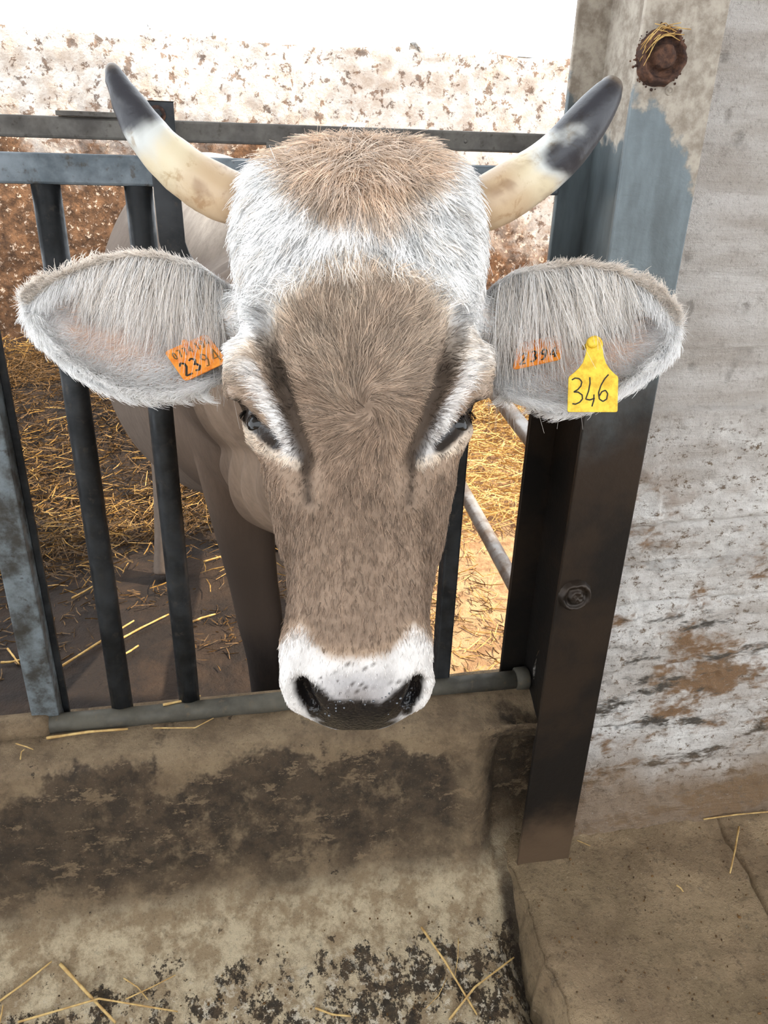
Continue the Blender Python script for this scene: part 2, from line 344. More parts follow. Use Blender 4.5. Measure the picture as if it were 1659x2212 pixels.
o = grid_surface('floor', slab, np.concatenate([np.linspace(-0.22, 0, 26), np.linspace(0.003, 0.75, 200), np.linspace(0.76, 3, 14)]), np.concatenate([np.linspace(-1.2, 0.6, 10)[:-1], np.linspace(0.6, 1.225, 180)]), M['slab'])
tag(o, 'dusty raised concrete slab in front of the wall', 'floor', kind='structure')
# board-marked concrete wall beside the post, a real relief of board courses
def wallr(X, Z):
    P = np.c_[X, np.full_like(X, 1.205), Z]; n = fbm(P*np.array([0.7, 1, 2.2]), 6, 5, 21)
    edges = np.array([0.16, 0.30, 0.45, 0.62, 0.71, 0.80, 1.035, 1.145, 1.27, 1.40, 1.53, 1.66, 1.8]); wob = 0.006*vnoise(P*np.array([1, 0, 0]), 7, 5)
    d = np.min(np.abs(Z[:, None]+wob[:, None]-edges[None]), axis=1); k = np.searchsorted(edges, Z+wob)
    step = np.array([0.0, .002, -.003, .002, -.002, .003, -.001, .010, .008, .006, .009, .007, .009, .008])[k]
    rough = np.where(Z < 1.02, 1.0, 0.25)
    P[:, 1] += step - 0.003*np.exp(-(d/0.005)**2)*(Z > 1.0) + 0.011*np.exp(-(d/0.006)**2)*rough*np.clip(vnoise(P, 9, 6)+0.7, 0, 1) - 0.006*n*rough
    P[:, 1] -= 0.004*vnoise(P, 60, 3)*rough
    # smear of mortar along the post, broken edge
    e = 0.765+0.03*vnoise(P*np.array([0, 0, 1]), 12, 7)+0.015*vnoise(P*np.array([0, 0, 1]), 40, 8)
    P[:, 1] -= 0.010*sm(e+0.004, e-0.004, X)*sm(1.0, 0.9, Z)*sm(0.3, 0.45, Z)
    pit = vnoise(P, 38, 13); P[:, 1] += 0.006*sm(0.72, 0.85, pit)
    P[:, 1] -= 0.03*sm(0.2, 0.0, Z)
    return P
o = grid_surface('wall_right', wallr, np.concatenate([np.linspace(0.713, 1.45, 220), np.linspace(1.47, 4.2, 16)]), np.concatenate([np.linspace(-0.06, 1.75, 470), np.linspace(1.78, 4.6, 10)]), M['wall'])  # unseen upper part of the wall raised to block sun
md = o.modifiers.new('thick', 'SOLIDIFY'); md.thickness = 0.16; md.offset = 1
tag(o, 'pale board-marked concrete wall beside the steel post', 'wall', kind='structure')
# pen ground and the far wall
def pen(X, Y):
    P = np.c_[X, Y, np.full_like(X, PEN)]; P[:, 2] += 0.035*fbm(P, 2.4, 5, 31)+0.012*fbm(P, 12, 3, 32)
    P[:, 2] += 0.22*sm(3.3, 4.3, Y)*sm(0.4, -0.5, X)+0.12*sm(3.4, 4.2, Y)
    return P
def pen_z(x, y): return float(pen(np.array([x]), np.array([y]))[0, 2])
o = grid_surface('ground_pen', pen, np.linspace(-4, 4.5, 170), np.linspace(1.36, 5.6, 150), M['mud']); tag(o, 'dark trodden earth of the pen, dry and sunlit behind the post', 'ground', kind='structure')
def backw(X, Z):
    P = np.c_[X, np.full_like(X, 5.3), Z]
    P[:, 1] += 0.035*fbm(P, 3, 5, 41)+0.012*fbm(P, 18, 3, 42)
    top = Z > 1.93; P[:, 2] += top*0.035*fbm(np.c_[X, X*0, X*0], 4, 4, 43)
    return P
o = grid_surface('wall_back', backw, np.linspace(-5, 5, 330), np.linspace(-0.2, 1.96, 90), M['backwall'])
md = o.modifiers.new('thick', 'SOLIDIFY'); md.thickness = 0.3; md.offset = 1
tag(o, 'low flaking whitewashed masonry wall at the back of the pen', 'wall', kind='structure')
o = box('ceiling_light_block', (-6, -1.7, 3.3), (6, 1.15, 3.36), M['roof'], None, 0); tag(o, 'unseen grey sheet roof over the feed passage, sized to block sun and shape skylight', 'roof', kind='structure')  # roof out of view, added and sized to block sun and steer skylight

o = box('wall_light_block', (-6, -2.9, -0.3), (6, -2.7, 1.0), M['roof'], None, 0); tag(o, 'added unseen low wall behind the camera, screening low light', 'wall', kind='structure')  # unseen wall added so light on the fence comes from higher up
o = box('floor_passage', (-6, -2.7, -0.3), (6, -1.0, -0.165), M['slab'], None, 0); tag(o, 'concrete feed passage floor', 'floor', kind='structure')
# ------------------------------------------------------------------ steel post (I section) and fence
post = empty('steel_post', (0.622, 1.25, 0)); tag(post, 'tall dark steel I-beam post between fence and concrete wall', 'post')
X0, X1, Y0, Y1 = 0.562, 0.684, 1.128, 1.368
box('front_flange', (X0, Y0, -0.03), (X1, Y0+0.010, 2.9), M['post'], post, 0.0025)
box('rear_flange', (X0, Y1-0.010, -0.03), (X1, Y1, 2.9), M['post'], post, 0.0025)
box('web', (0.6185, Y0+0.01, -0.03), (0.6255, Y1-0.01, 2.9), M['post'], post, 0.0)
def lump(cx, cz, r, h, seed, nr=10, na=36, hole=0.0):
    V = []; rr = np.linspace(1.0, 0.0, nr)
    for i, q in enumerate(rr):
        for j in range(na):
            a = 2*math.pi*j/na; V.append((cx+r*q*math.cos(a), 0, cz+r*q*math.sin(a)))
    V = np.array(V); q = np.repeat(rr, na)
    n = fbm(V, 60, 3, seed); w = 1+0.07*vnoise(np.c_[np.cos(np.tile(np.arange(na), nr)*2*math.pi/na)*2, q*0, np.sin(np.tile(np.arange(na), nr)*2*math.pi/na)*2], 2.6, seed)+0.04*fbm(V, 160, 2, seed+4)
    V[:, 0] = cx+(V[:, 0]-cx)*w; V[:, 2] = cz+(V[:, 2]-cz)*w
    prof = h*(sm(1.0, 0.85, q) - hole*sm(0.78, 0.6, q) + (hole*1.15)*sm(0.5, 0.36, q))
    V[:, 1] = Y0-prof-0.30*h*n*(q < 0.95)-0.16*h*fbm(V, 220, 2, seed+2)*(q < 0.95)-0.0005
    return V, gridfaces(nr, na)
crust = []
for i in range(60):
    a = rng.uniform(0, 2*math.pi); r = 0.034+abs(rng.normal(0, .004)); b0 = ball((0.593+r*math.cos(a), Y0-0.0008, 1.567+r*math.sin(a)), rng.uniform(.0007, .0022), 6); crust.append((b0[0], b0[1]))
tag(build('rust_crust', *join(crust), M['rust'], post), 'flaking rust round the bolt', kind='stuff')
ring = build('rusty_bolt', *lump(0.593, 1.567, 0.036, 0.016, 3, 24, 48, 0.75), M['rust'], post); tag(ring, 'crusted round rusty bolt')
build('bolt_hole_rim', *lump(0.615, 1.528, 0.006, 0.003, 5, 8, 20, 0.9), M['post'], post)
tag(build('weld_boss', *lump(0.594, 0.707, 0.032, 0.012, 8, 18, 40, 0.5), M['post'], post), 'dark lumpy bolt boss')
wisp = []
for i in range(26):
    a = rng.uniform(0.35, 1.0)*math.pi*1.0; r = rng.uniform(0.020, 0.037); c = np.array([0.593, 1.128, 1.567])
    p = c+np.array([r*math.cos(a), -rng.uniform(0.010, 0.018), r*math.sin(a)]); t = np.array([-math.sin(a), rng.uniform(-.2, .2), math.cos(a)])*rng.uniform(0.008, 0.018)+rng.normal(0, .004, 3)
    p[1] = min(p[1], 1.118); wisp.append(tube([p-t, p+t*0.2+[0, -.002, 0.002], p+t], 0.0006, 4))
o = build('straw_wisp', *join(wisp), M['straw'], post); tag(o, 'wisp of straw caught round the rusty bolt', kind='stuff')
bead_pts = [(0.684, 1.128+0.004, z) for z in np.linspace(0.9, 1.66, 20)]
bead_pts = [np.array(p)+[0.001, 0.004, 0] for p in bead_pts]
build('pale_edge_bead', *tube(bead_pts, 0.0022, 8), NM('pale bead', 0.7).color(lin(216, 220, 220)).m, post)  # thin pale line along the right edge of the front flange

YF = 1.35
fence = empty('feed_fence', (0, YF, 0.35)); tag(fence, 'steel tube feed fence on the kerb in front of the cow', 'fence')
def rail(name, x0, x1, yc, zc, ty, tz, mat):
    return box(name, (x0, yc-ty/2, zc-tz/2), (x1, yc+ty/2, zc+tz/2), mat, fence, 0.004)
rail('top_rail', -2.4, 0.556, 1.40, 1.457, 0.034, 0.031, M['toprail'])
rail('middle_rail', -2.4, 0.556, YF+0.004, 1.400, 0.046, 0.043, M['galv'])
br = np.array([(x, 1.327, 0.3615+0.0015*math.sin(x*9)) for x in np.linspace(-2.4, 0.585, 40)])
pipe('bottom_rail', br, 0.0205, M['railpipe'], fence)
pipe('pipe_collar', [(0.585, 1.327, 0.362), (0.588, 1.327, 0.362), (0.612, 1.327, 0.362), (0.6165, 1.327, 0.362)], [0.021, 0.0255, 0.0262, 0.023], M['railpipe'], fence)
cp = build('mortar_cap', *tube([(-0.60, 1.327, 0.3615), (-0.43, 1.327, 0.3615), (-0.415, 1.327, 0.3615), (-0.408, 1.327, 0.3615)], [0.026, 0.027, 0.0255, 0.021], 20), M['manger'], fence)
for x in (-0.27, -0.1335):
    pipe('bar', [(x, YF, 0.345), (x, YF, 0.6), (x, YF, 1.0), (x, YF, 1.379)], 0.0215, M['bar'], fence)
# wide open-profile upright at the left, flat face plus return leg
xa = -0.412
box('upright', (xa-0.030, YF-0.024, 0.345), (xa+0.022, YF+0.022, 1.379), M['barpale'], fence, 0.003)
box('upright_flange', (xa+0.0225, YF+0.012, 0.345), (xa+0.034, YF+0.021, 1.379), M['bar'], fence, 0.001)
for x in (-0.548, -0.684): pipe('bar', [(x, YF, 0.345), (x, YF, 0.7), (x, YF, 1.379)], 0.0215, M['bar'], fence)
box('bar', (0.400, YF-0.02, 0.345), (0.433, YF+0.02, 1.379), M['bar'], fence, 0.004)
# hinged locking bar hanging from the top rail in front of the middle rail
def plate(pts, w, t, y):
    """flat bar following pts (x,z), width w in x, thickness t in y"""
    V = []
    for (x, z) in pts:
        V += [(x-w/2, y-t/2, z), (x+w/2, y-t/2, z), (x+w/2, y+t/2, z), (x-w/2, y+t/2, z)]
    F = gridfaces(len(pts), 4)+[(0, 1, 2, 3), tuple(len(V)-4+np.arange(4))[::-1]]
    return V, F
lk = build('locking_bar', *plate([(-0.0885, 1.496), (-0.0885, 1.40), (-0.087, 1.30), (-0.082, 1.283), (-0.066, 1.258), (-0.060, 1.247)], 0.040, 0.007, 1.316), M['bar'], fence, smooth=False); bevel(lk, 0.0015)
def disc(cx, cz, y, r, t, n=24, hexa=False):
    n = 6 if hexa else n
    return tube([(cx, y, cz), (cx, y-t*0.8, cz), (cx, y-t, cz)], [r, r, r*0.8], n)
w_ = build('washer', *disc(-0.093, 1.478, 1.3125, 0.0125, 0.003), M['rust'], lk)
b_ = build('bolt_head', *disc(-0.093, 1.478, 1.310, 0.008, 0.007, hexa=True), M['bar'], lk, smooth=False)
build('pivot_pin', *tube([(-0.093, 1.319, 1.462), (-0.093, 1.40, 1.462)], 0.006, 10), M['bar'], fence)
box('cover_strip', (-0.245, 1.37, 1.473), (-0.10, 1.415, 1.480), M['toprail'], fence, 0.001)
box('rail_lug', (0.068, 1.372, 1.428), (0.103, 1.381, 1.446), M['toprail'], fence, 0.001)
for k, (x, z) in enumerate([(0.30, 1.458), (0.40, 1.457), (0.345, 1.452)]):
    build('rivet', *tube([(x, 1.383, z), (x, 1.381, z)], [0.0035, 0.002], 10), M['toprail'], fence)

# pen divider: two sloping tubes behind the post
dv = empty('pen_divider', (0.7, 2.0, PEN)); tag(dv, 'two sloping rusty steel tubes of a pen divider behind the post', 'divider')
M['divider'] = m_steel('worn tube', (150, 146, 142), (112, 98, 86), (104, 76, 56), 0.4, 0.5)
def line3(a, b, n=12): return [np.array(a)+(np.array(b)-np.array(a))*t for t in np.linspace(0, 1, n)]
pipe('divider_tube', line3((0.683, 1.44, 0.808), (0.79, 2.98, 0.83)), 0.0215, M['divider'], dv)
pipe('divider_tube', line3((0.690, 1.44, 0.395), (0.698, 2.98, 0.53)), 0.0215, M['divider'], dv)
pipe('divider_upright', line3((0.75, 2.98, PEN-0.05), (0.79, 2.98, 0.86)), 0.024, M['divider'], dv)

# ------------------------------------------------------------------ straw
def stalk(pts, r, seg=6):
    P = np.array(pts, float)
    if len(P) == 2: P = np.array([P[0], (P[0]+P[1])/2+rng.normal(0, .003, 3)*[1, 1, .3], P[1]])
    t = np.linspace(0, 1, 9); tt = np.linspace(0, 1, len(P))
    Q = np.c_[[np.interp(t, tt, P[:, k]) for k in range(3)]].T
    Q[:, 2] += 0.002; n = np.array([0, 0, 1.0])
    R = r*np.linspace(1.0, 0.75, 9)*(1+0.12*np.sin(t*17)); return tube(Q, R, seg, 0.8)
FG = [
 ([(-0.512, 1.043, -0.065), (-0.421, 1.088, -0.035)], 0.0026, 'short straw stalk slanting up at the left edge of the trough floor'),
 ([(-0.405, 1.083, -0.039), (-0.344, 1.027, -0.070), (-0.293, 0.979, -0.089)], 0.0042, 'thick split straw stalk leaning down across the trough floor'),
 ([(-0.472, 1.004, -0.078), (-0.326, 1.017, -0.066), (-0.177, 0.980, -0.088)], 0.0026, 'long thin bent straw crossing under the thick split stalk'),
 ([(-0.283, 1.049, -0.063), (-0.234, 1.006, -0.077)], 0.0018, 'short straw bit crossed by a slanting stalk on the trough floor'),
 ([(-0.276, 1.011, -0.072), (-0.182, 1.038, -0.062)], 0.0018, 'thin straw rising rightwards over a short straw bit'),
 ([(0.326, 1.057, -0.059), (0.362, 0.990, -0.083), (0.406, 0.894, -0.119)], 0.0034, 'long yellow straw stalk lying towards the viewer under the muzzle'),
 ([(0.348, 0.894, -0.119), (0.412, 0.936, -0.098), (0.510, 0.978, -0.089)], 0.0030, 'brownish bent straw crossing the long yellow stalk'),
 ([(0.087, 0.950, -0.100), (0.155, 0.927, -0.108)], 0.0028, 'single pale straw bit at the bottom centre of the trough floor'),
 ([(0.401, 1.027, -0.071), (0.378, 0.964, -0.094)], 0.0012, 'hair-thin straw next to the long yellow stalk'),
 ([(0.306, 0.919, -0.111), (0.360, 0.962, -0.095)], 0.0012, 'hair-thin straw left of the brownish bent straw'),
 ([(-0.506, 1.008, -0.078), (-0.504, 1.035, -0.066)], 0.0022, 'straw stub in the bottom corner of the trough floor'),
 ([(1.121, 1.142, 0.004), (1.072, 1.083, 0.006), (1.023, 1.027, 0.004)], 0.0028, 'knotted straw lying on the slab over its crack'),
 ([(0.888, 1.019, 0.003), (0.894, 1.001, 0.003)], 0.0022, 'tiny pale chip of straw on the open slab'),
 ([(1.043, 1.170, 0.012), (1.226, 1.165, 0.012)], 0.0022, 'long straw lying at the foot of the concrete wall'),
 ([(0.716, 1.160, 0.012), (0.741, 1.142, 0.010)], 0.0014, 'small straw bit beside the foot of the steel post'),
 ([(-0.411, 1.292, 0.354), (-0.332, 1.296, 0.356), (-0.255, 1.295, 0.354)], 0.0034, 'flat pale straw tucked along the bottom rail'),
 ([(-0.185, 1.326, 0.382), (-0.110, 1.352, 0.376)], 0.0030, 'straw piece leaning on the foot of the round bar'),
 ([(-0.205, 1.290, 0.354), (-0.121, 1.278, 0.354), (-0.084, 1.300, 0.356)], 0.0016, 'thin curved straw on the kerb below the bottom rail'),
 ([(-0.450, 1.243, 0.350), (-0.448, 1.268, 0.352)], 0.0016, 'short straw bit on the kerb by the wide upright'),
 ([(-0.467, 1.285, 0.354), (-0.431, 1.265, 0.352)], 0.0016, 'short straw under the mortared pipe end'),
]
for pts, r, lab in FG:
    o = build('straw_stalk', *stalk(pts, r), M['strawfront']); tag(o, lab, 'straw', 'loose straws on the concrete')
PS = [[(-0.607, 2.117), (-0.493, 2.252), (-0.393, 2.362)], [(-0.441, 2.244), (-0.278, 2.389)], [(-0.203, 2.320), (-0.117, 2.382)], [(-0.166, 2.761), (-0.089, 2.789)], [(-0.632, 2.563), (-0.565, 2.660)], [(-0.791, 2.205), (-0.730, 2.209)], [(-0.788, 2.281), (-0.731, 2.184)], [(-0.41, 2.162), (-0.363, 2.206)]]
PL = ['longest golden straw on the dark mud, running up behind the round bar', 'golden straw lying between the two round bars', 'golden straw just left of the cow foreleg', 'straw far back beside the cow hind leg',
      'short straw far back between the upright and the first round bar', 'flat straw at the left edge behind the wide upright', 'slanting straw crossing the flat straw at the left edge', 'short straw low between the two round bars']
for pts, lab in zip(PS, PL):
    P = [(x, y, pen_z(x, y)+0.012) for x, y in pts]
    o = build('straw_stalk', *stalk(P, 0.0045), M['straw']); tag(o, lab, 'straw', 'long straws on the pen floor')
def litter(name, n, xr, yr, mat, label, dens=None, L=(0.03, 0.12), r=(0.0012, 0.0028), lift=0.03):
    x = rng.uniform(*xr, n*12); y = rng.uniform(*yr, n*12)
    keep = np.where(rng.random(n*12) < dens(x, y))[0][:n]; x, y = x[keep], y[keep]; n = len(x)
    l = rng.uniform(*L, n); a = rng.uniform(0, 2*math.pi, n); e = rng.normal(0, 0.22, n)
    d = np.c_[np.cos(a)*np.cos(e), np.sin(a)*np.cos(e), np.sin(e)]*l[:, None]/2
    c = np.c_[x, y, height(x, y)+np.abs(rng.normal(0, 1, n))*lift+0.004+np.abs(d[:, 2])*0.6]
    R = rng.uniform(*r, n)[:, None]; sv = np.cross(d, [0, 0, 1.0]); sv /= np.linalg.norm(sv, axis=1)[:, None]; u = np.cross(sv, d); u /= np.linalg.norm(u, axis=1)[:, None]
    mid = c+sv*(rng.normal(0, 1, n)*l*0.06)[:, None]
    V = np.stack([p+w*R*q for p, q in ((c-d, 0.8), (mid, 1.0), (c+d, 0.8)) for w in (sv, -0.5*sv+0.87*u, -0.5*sv-0.87*u)], axis=1)
    base = np.array([(i+j, i+(j+1) % 3, i+3+(j+1) % 3, i+3+j) for i in (0, 3) for j in range(3)])
    F = (base[None]+9*np.arange(n)[:, None, None]).reshape(-1, 4)
    o = build(name, V.reshape(-1, 3), F, mat, smooth=False); tag(o, label, 'straw', kind='stuff'); return o
_hx = np.linspace(-4, 4.5, 171); _hy = np.linspace(1.36, 5.6, 151)
_G = pen(*[g.ravel() for g in np.meshgrid(_hx, _hy, indexing='ij')])[:, 2].reshape(171, 151)
def height(x, y):
    i = np.clip((x+4)/8.5*170, 0, 170).astype(int); j = np.clip((y-1.36)/4.24*150, 0, 150).astype(int); return _G[i, j]
nz2 = lambda x, y, s, k: vnoise(np.c_[x, y, x*0], s, k)
litter('straw_bedding', 15000, (-2.6, 0.3), (2.5, 5.0), M['strawdark'], 'trampled old straw bedding on the pen floor left of the cow', lambda x, y: sm(2.5, 3.0, y)*np.clip(0.55+0.8*nz2(x, y, 2.2, 3), 0.02, 1))
litter('straw_bedding', 3200, (-2.6, 0.3), (2.3, 5.0), M['strawshade'], 'fresh golden straw scattered over the old bedding left of the cow', lambda x, y: sm(2.4, 3.2, y)*np.clip(0.4+0.9*nz2(x, y, 2.6, 5), 0.02, 1), lift=0.05)
litter('straw_scraps', 1700, (-1.4, 0.9), (1.42, 2.6), M['strawdark'], 'sparse straw scraps trodden into the dark mud near the kerb', lambda x, y: np.clip(0.3+nz2(x, y, 3, 7), 0, 1), L=(0.01, 0.06), lift=0.004)
litter('straw_heap', 5200, (0.75, 2.2), (2.75, 4.6), M['straw'], 'sunlit yellow straw heap behind the post', lambda x, y: sm(2.75, 3.1, y)*np.clip(0.8+0.6*nz2(x, y, 2, 9), 0, 1), L=(0.06, 0.2), r=(0.0018, 0.0036), lift=0.07)
litter('straw_scraps', 420, (0.4, 1.4), (1.5, 3.0), M['straw'], 'thin straw scraps on the dry sunlit earth behind the post', lambda x, y: np.clip(0.4+nz2(x, y, 3, 8), 0, 1), L=(0.02, 0.12), lift=0.004)
# crumbs of dirt and grit lying on the concrete
cr = []
for i in range(420):
    onslab = i < 240
    if onslab: c = (rng.uniform(0.57, 1.5), rng.uniform(0.72, 1.19), 0.003)
    else:
        y = rng.uniform(0.86, 1.10); c = (rng.uniform(-0.6, 0.5), y, float(np.interp(-y, -PROF[2:, 0], PROF[2:, 1])))
    r = rng.uniform(0.0010, 0.0024)*(1.6 if rng.random() < 0.06 else 1); b0, f0 = ball(c, r, 5); b0 = np.asarray(c)+(b0-np.asarray(c))*rng.uniform(.6, 1.5, 3); cr.append((b0, f0))
tag(build('grit', *join(cr), M['strawdark']), 'dark grit and crumbs scattered on the concrete', 'grit', kind='stuff')
#COW
# ------------------------------------------------------------------ the cow
# Head frame: u to the cow's left (picture right), v down the face, w out of the forehead. Lengths on the face are
# tabled in face units (1 unit = 0.463 mm at the forehead plane, origin between the eyes and the nose bridge).
HO = np.array([0.1168, 0.7102, 1.1692]); _ray = HO-np.array([0, 0, EYE]); HD = float(np.linalg.norm(_ray))
HW = -_ray/HD; HU = CR-HW*(CR@HW); HU /= np.linalg.norm(HU); HV = np.cross(HU, HW); HV = HV if HV[2] < 0 else -HV
KU = HD/math.hypot(FPX, math.hypot(775-CX, 980-CY))
def L2W(x, y, w):
    """face units (x,y as tabled) and depth w (m) -> world"""
    x, y, w = np.broadcast_arrays(np.asarray(x, float), np.asarray(y, float), np.asarray(w, float))
    g = KU*(1-w/HD)
    return HO+((x-775)*g)[..., None]*HU+((y-980)*g)[..., None]*HV+w[..., None]*HW
def W2L(P):
    d = np.asarray(P)-HO; u, v, w = d@HU, d@HV, d@HW; g = KU*(1-w/HD)
    return 775+u/g, 980+v/g, w
OUT = np.array([(338, 690, 890), (350, 640, 930), (372, 590, 968), (400, 556, 1000), (450, 532, 1022), (500, 520, 1032), (550, 518, 1038), (600, 522, 1036), (650, 528, 1032), (700, 530, 1027), (740, 524, 1027), (780, 510, 1034), (830, 503, 1034), (880, 512, 1032), (930, 534, 1016), (960, 552, 1002), (1000, 566, 988), (1050, 578, 978), (1100, 592, 967), (1150, 602, 958), (1200, 611, 949), (1250, 616, 940), (1300, 616, 933), (1350, 610, 931), (1380, 603, 935), (1420, 598, 938), (1470, 601, 936), (1500, 608, 930), (1530, 624, 916), (1560, 650, 890), (1580, 685, 860), (1592, 725, 820)], float)
WM = np.array([(338, -.035), (360, -.005), (400, .014), (460, .024), (560, .030), (700, .028), (870, .020), (1000, .016), (1150, .018), (1300, .016), (1400, .018), (1460, .018), (1500, .014), (1540, .006), (1570, -.008), (1592, -.030)])
WS = np.array([(338, -.06), (400, -.055), (500, -.065), (650, -.070), (760, -.055), (860, -.050), (960, -.056), (1100, -.060), (1250, -.055), (1400, -.048), (1500, -.045), (1560, -.048), (1592, -.052)])
BK = np.array([(338, .02), (380, .07), (450, .11), (600, .16), (800, .19), (1000, .19), (1150, .16), (1300, .13), (1420, .105), (1500, .09), (1560, .06), (1592, .02)])
PP = np.array([(338, 2.4), (420, 3.2), (600, 3.8), (900, 3.4), (1100, 3.0), (1350, 3.0), (1450, 2.7), (1592, 2.3)])
def smooth1(a, k=9):
    w = np.hanning(k+2)[1:-1]; w /= w.sum(); return np.convolve(np.pad(a, k//2, mode='edge'), w, 'valid')
FEAT = [  # ridges and hollows of the face: polyline, half width (units), height (m)
 ([(572, 690), (590, 800)], 22, -.016), ([(598, 800), (630, 900), (660, 1000)], 20, -.019), ([(528, 762), (522, 850)], 24, .013),
 ([(546, 800), (600, 890), (640, 985)], 20, .007), ([(512, 878), (545, 912), (596, 958)], 12, -.013), ([(520, 908), (556, 962), (640, 1000)], 12, .004),
 ([(652, 1000), (660, 1090)], 14, -.006), ([(600, 1030), (612, 1180)], 24, .004), ([(650, 1120), (650, 1370)], 18, .004), ([(628, 1150), (622, 1350)], 12, -.003),
 ([(670, 1550), (705, 1570)], 10, -.003), ([(616, 1480), (632, 1545)], 16, .005), ([(672, 1480), (690, 1530), (730, 1560)], 18, .004),
 ([(992, 690), (972, 800)], 22, -.016), ([(962, 800), (928, 900), (892, 1000)], 20, -.019), ([(1028, 762), (1030, 850)], 24, .013),
 ([(1012, 800), (960, 890), (910, 985)], 20, .007), ([(1034, 878), (1002, 915), (952, 962)], 12, -.013), ([(1028, 908), (990, 962), (908, 1000)], 12, .004),
 ([(896, 1000), (888, 1090)], 14, -.006), ([(955, 1030), (940, 1180)], 24, .004), ([(898, 1120), (896, 1370)], 18, .004), ([(920, 1150), (922, 1350)], 12, -.003),
 ([(880, 1550), (845, 1570)], 10, -.003), ([(928, 1480), (912, 1545)], 16, .005), ([(880, 1480), (860, 1530), (815, 1560)], 18, .004),
 ([(775, 690), (775, 860)], 60, -.004), ([(775, 400), (775, 470)], 60, .008),
]
def segdist(x, y, pts):
    d = np.full(np.shape(x), 1e9)
    for (x0, y0), (x1, y1) in zip(pts[:-1], pts[1:]):
        dx, dy = x1-x0, y1-y0; t = np.clip(((x-x0)*dx+(y-y0)*dy)/(dx*dx+dy*dy), 0, 1)
        d = np.minimum(d, np.hypot(x-x0-t*dx, y-y0-t*dy))
    return d
ys = np.linspace(338, 1592, 300); NA = 260
xl, xr, wm, ws, bk, pp = (smooth1(np.interp(ys, T[:, 0], T[:, i]), 11) for T, i in ((OUT, 1), (OUT, 2), (WM, 1), (WS, 1), (BK, 1), (PP, 1)))
th = np.linspace(0, 2*np.pi, NA, endpoint=False); ct, st = np.cos(th), np.sin(th)
Xc = ((xl+xr)/2)[:, None]; Hw = ((xr-xl)/2)[:, None]; p_ = pp[:, None]
front = (st >= 0)[None]
gx = np.sign(ct)[None]*np.where(front, np.abs(ct)[None]**(2/p_), np.abs(ct)[None]**(2/2.2)*(1-0.18*np.abs(st)[None]))
gw = np.where(front, ws[:, None]+(wm-ws)[:, None]*np.abs(st)[None]**(2/p_), ws[:, None]-bk[:, None]*np.abs(st)[None]**(2/2.2))
Xg = Xc+Hw*gx; Yg = np.repeat(ys[:, None], NA, 1)
Pg = L2W(Xg, Yg, gw)
du = np.roll(Pg, -1, 1)-np.roll(Pg, 1, 1); dv_ = np.gradient(Pg, axis=0); Ng = np.cross(du, dv_); Ng /= np.linalg.norm(Ng, axis=2)[..., None]+1e-12
cen = L2W(Xc, ys[:, None], ws[:, None]-0.02); Ng *= np.sign(np.sum(Ng*(Pg-cen), 2))[..., None]
amp = np.zeros(Xg.shape); fw = sm(-0.085, -0.05, gw)
for pts, r, a in FEAT: amp += a*np.exp(-(segdist(Xg, Yg, pts)/r)**2)
Pg = Pg+Ng*(amp*fw)[..., None]
nos = np.maximum(np.exp(-(segdist(Xg, Yg, [(652, 1486), (658, 1512), (676, 1540)])/13)**2), np.exp(-(segdist(Xg, Yg, [(901, 1484), (896, 1510), (878, 1538)])/13)**2)); Pg = Pg-HW*(0.034*nos*fw)[..., None]
head = (Pg.reshape(-1, 3), gridfaces(len(ys), NA)+[tuple(range(NA)), tuple((len(ys)-1)*NA+np.arange(NA))])

# ears: cupped leaves, table of upper and lower edge from root to tip
EARS = {
 'a': dict(up=[(520, 650), (490, 618), (440, 582), (370, 562), (300, 557), (230, 572), (170, 594), (120, 620), (92, 645), (84, 662)],
           lo=[(520, 760), (498, 815), (455, 842), (395, 858), (335, 858), (265, 845), (200, 815), (150, 775), (108, 722), (88, 684)]),
 'b': dict(up=[(1035, 655), (1062, 622), (1110, 590), (1180, 575), (1250, 570), (1320, 580), (1380, 606), (1425, 640), (1450, 675), (1457, 700)],
           lo=[(1035, 770), (1055, 830), (1100, 862), (1160, 880), (1225, 882), (1290, 868), (1350, 838), (1400, 800), (1440, 755), (1455, 722)])}
def ear_pt(side, s, t, back=0.0):
    """s 0 root..1 tip, t -1 lower..1 upper edge"""
    E = EARS[side]; q = np.linspace(0, 1, 10); s = np.asarray(s, float); t = np.asarray(t, float)
    ux, uy = (np.interp(s, q, [e[i] for e in E['up']]) for i in (0, 1)); lx, ly = (np.interp(s, q, [e[i] for e in E['lo']]) for i in (0, 1))
    k = (t+1)/2; x = lx+(ux-lx)*k; y = ly+(uy-ly)*k
    w0 = -0.112+0.030*sm(0, 0.35, s)+0.012*s; cup = 0.052*np.sin(np.pi*np.clip(s, 0, 1)**0.75)**0.8
    w = w0-cup*(1-np.abs(t)**2.4)**0.9+0.018*sm(0.35, 0.85, t)*np.sin(np.pi*s) + 0.010*sm(-0.7, -1, t)*np.sin(np.pi*s)
    w = w - back*(0.011*np.sqrt(np.clip(1-t**4, 0, 1))+0.002)
    return x, y, w
def ear_mesh(side, ns=70, nt=50):
    S, T = np.meshgrid(np.linspace(0, 1, ns), np.linspace(-1, 1, nt), indexing='ij')
    A = L2W(*ear_pt(side, S, T)); B = L2W(*ear_pt(side, S, T[:, ::-1], 1.0))
    ring = np.concatenate([A, B], axis=1); n2 = 2*nt
    return ring.reshape(-1, 3), gridfaces(ns, n2)+[tuple(range(n2)), tuple((ns-1)*n2+np.arange(n2))]
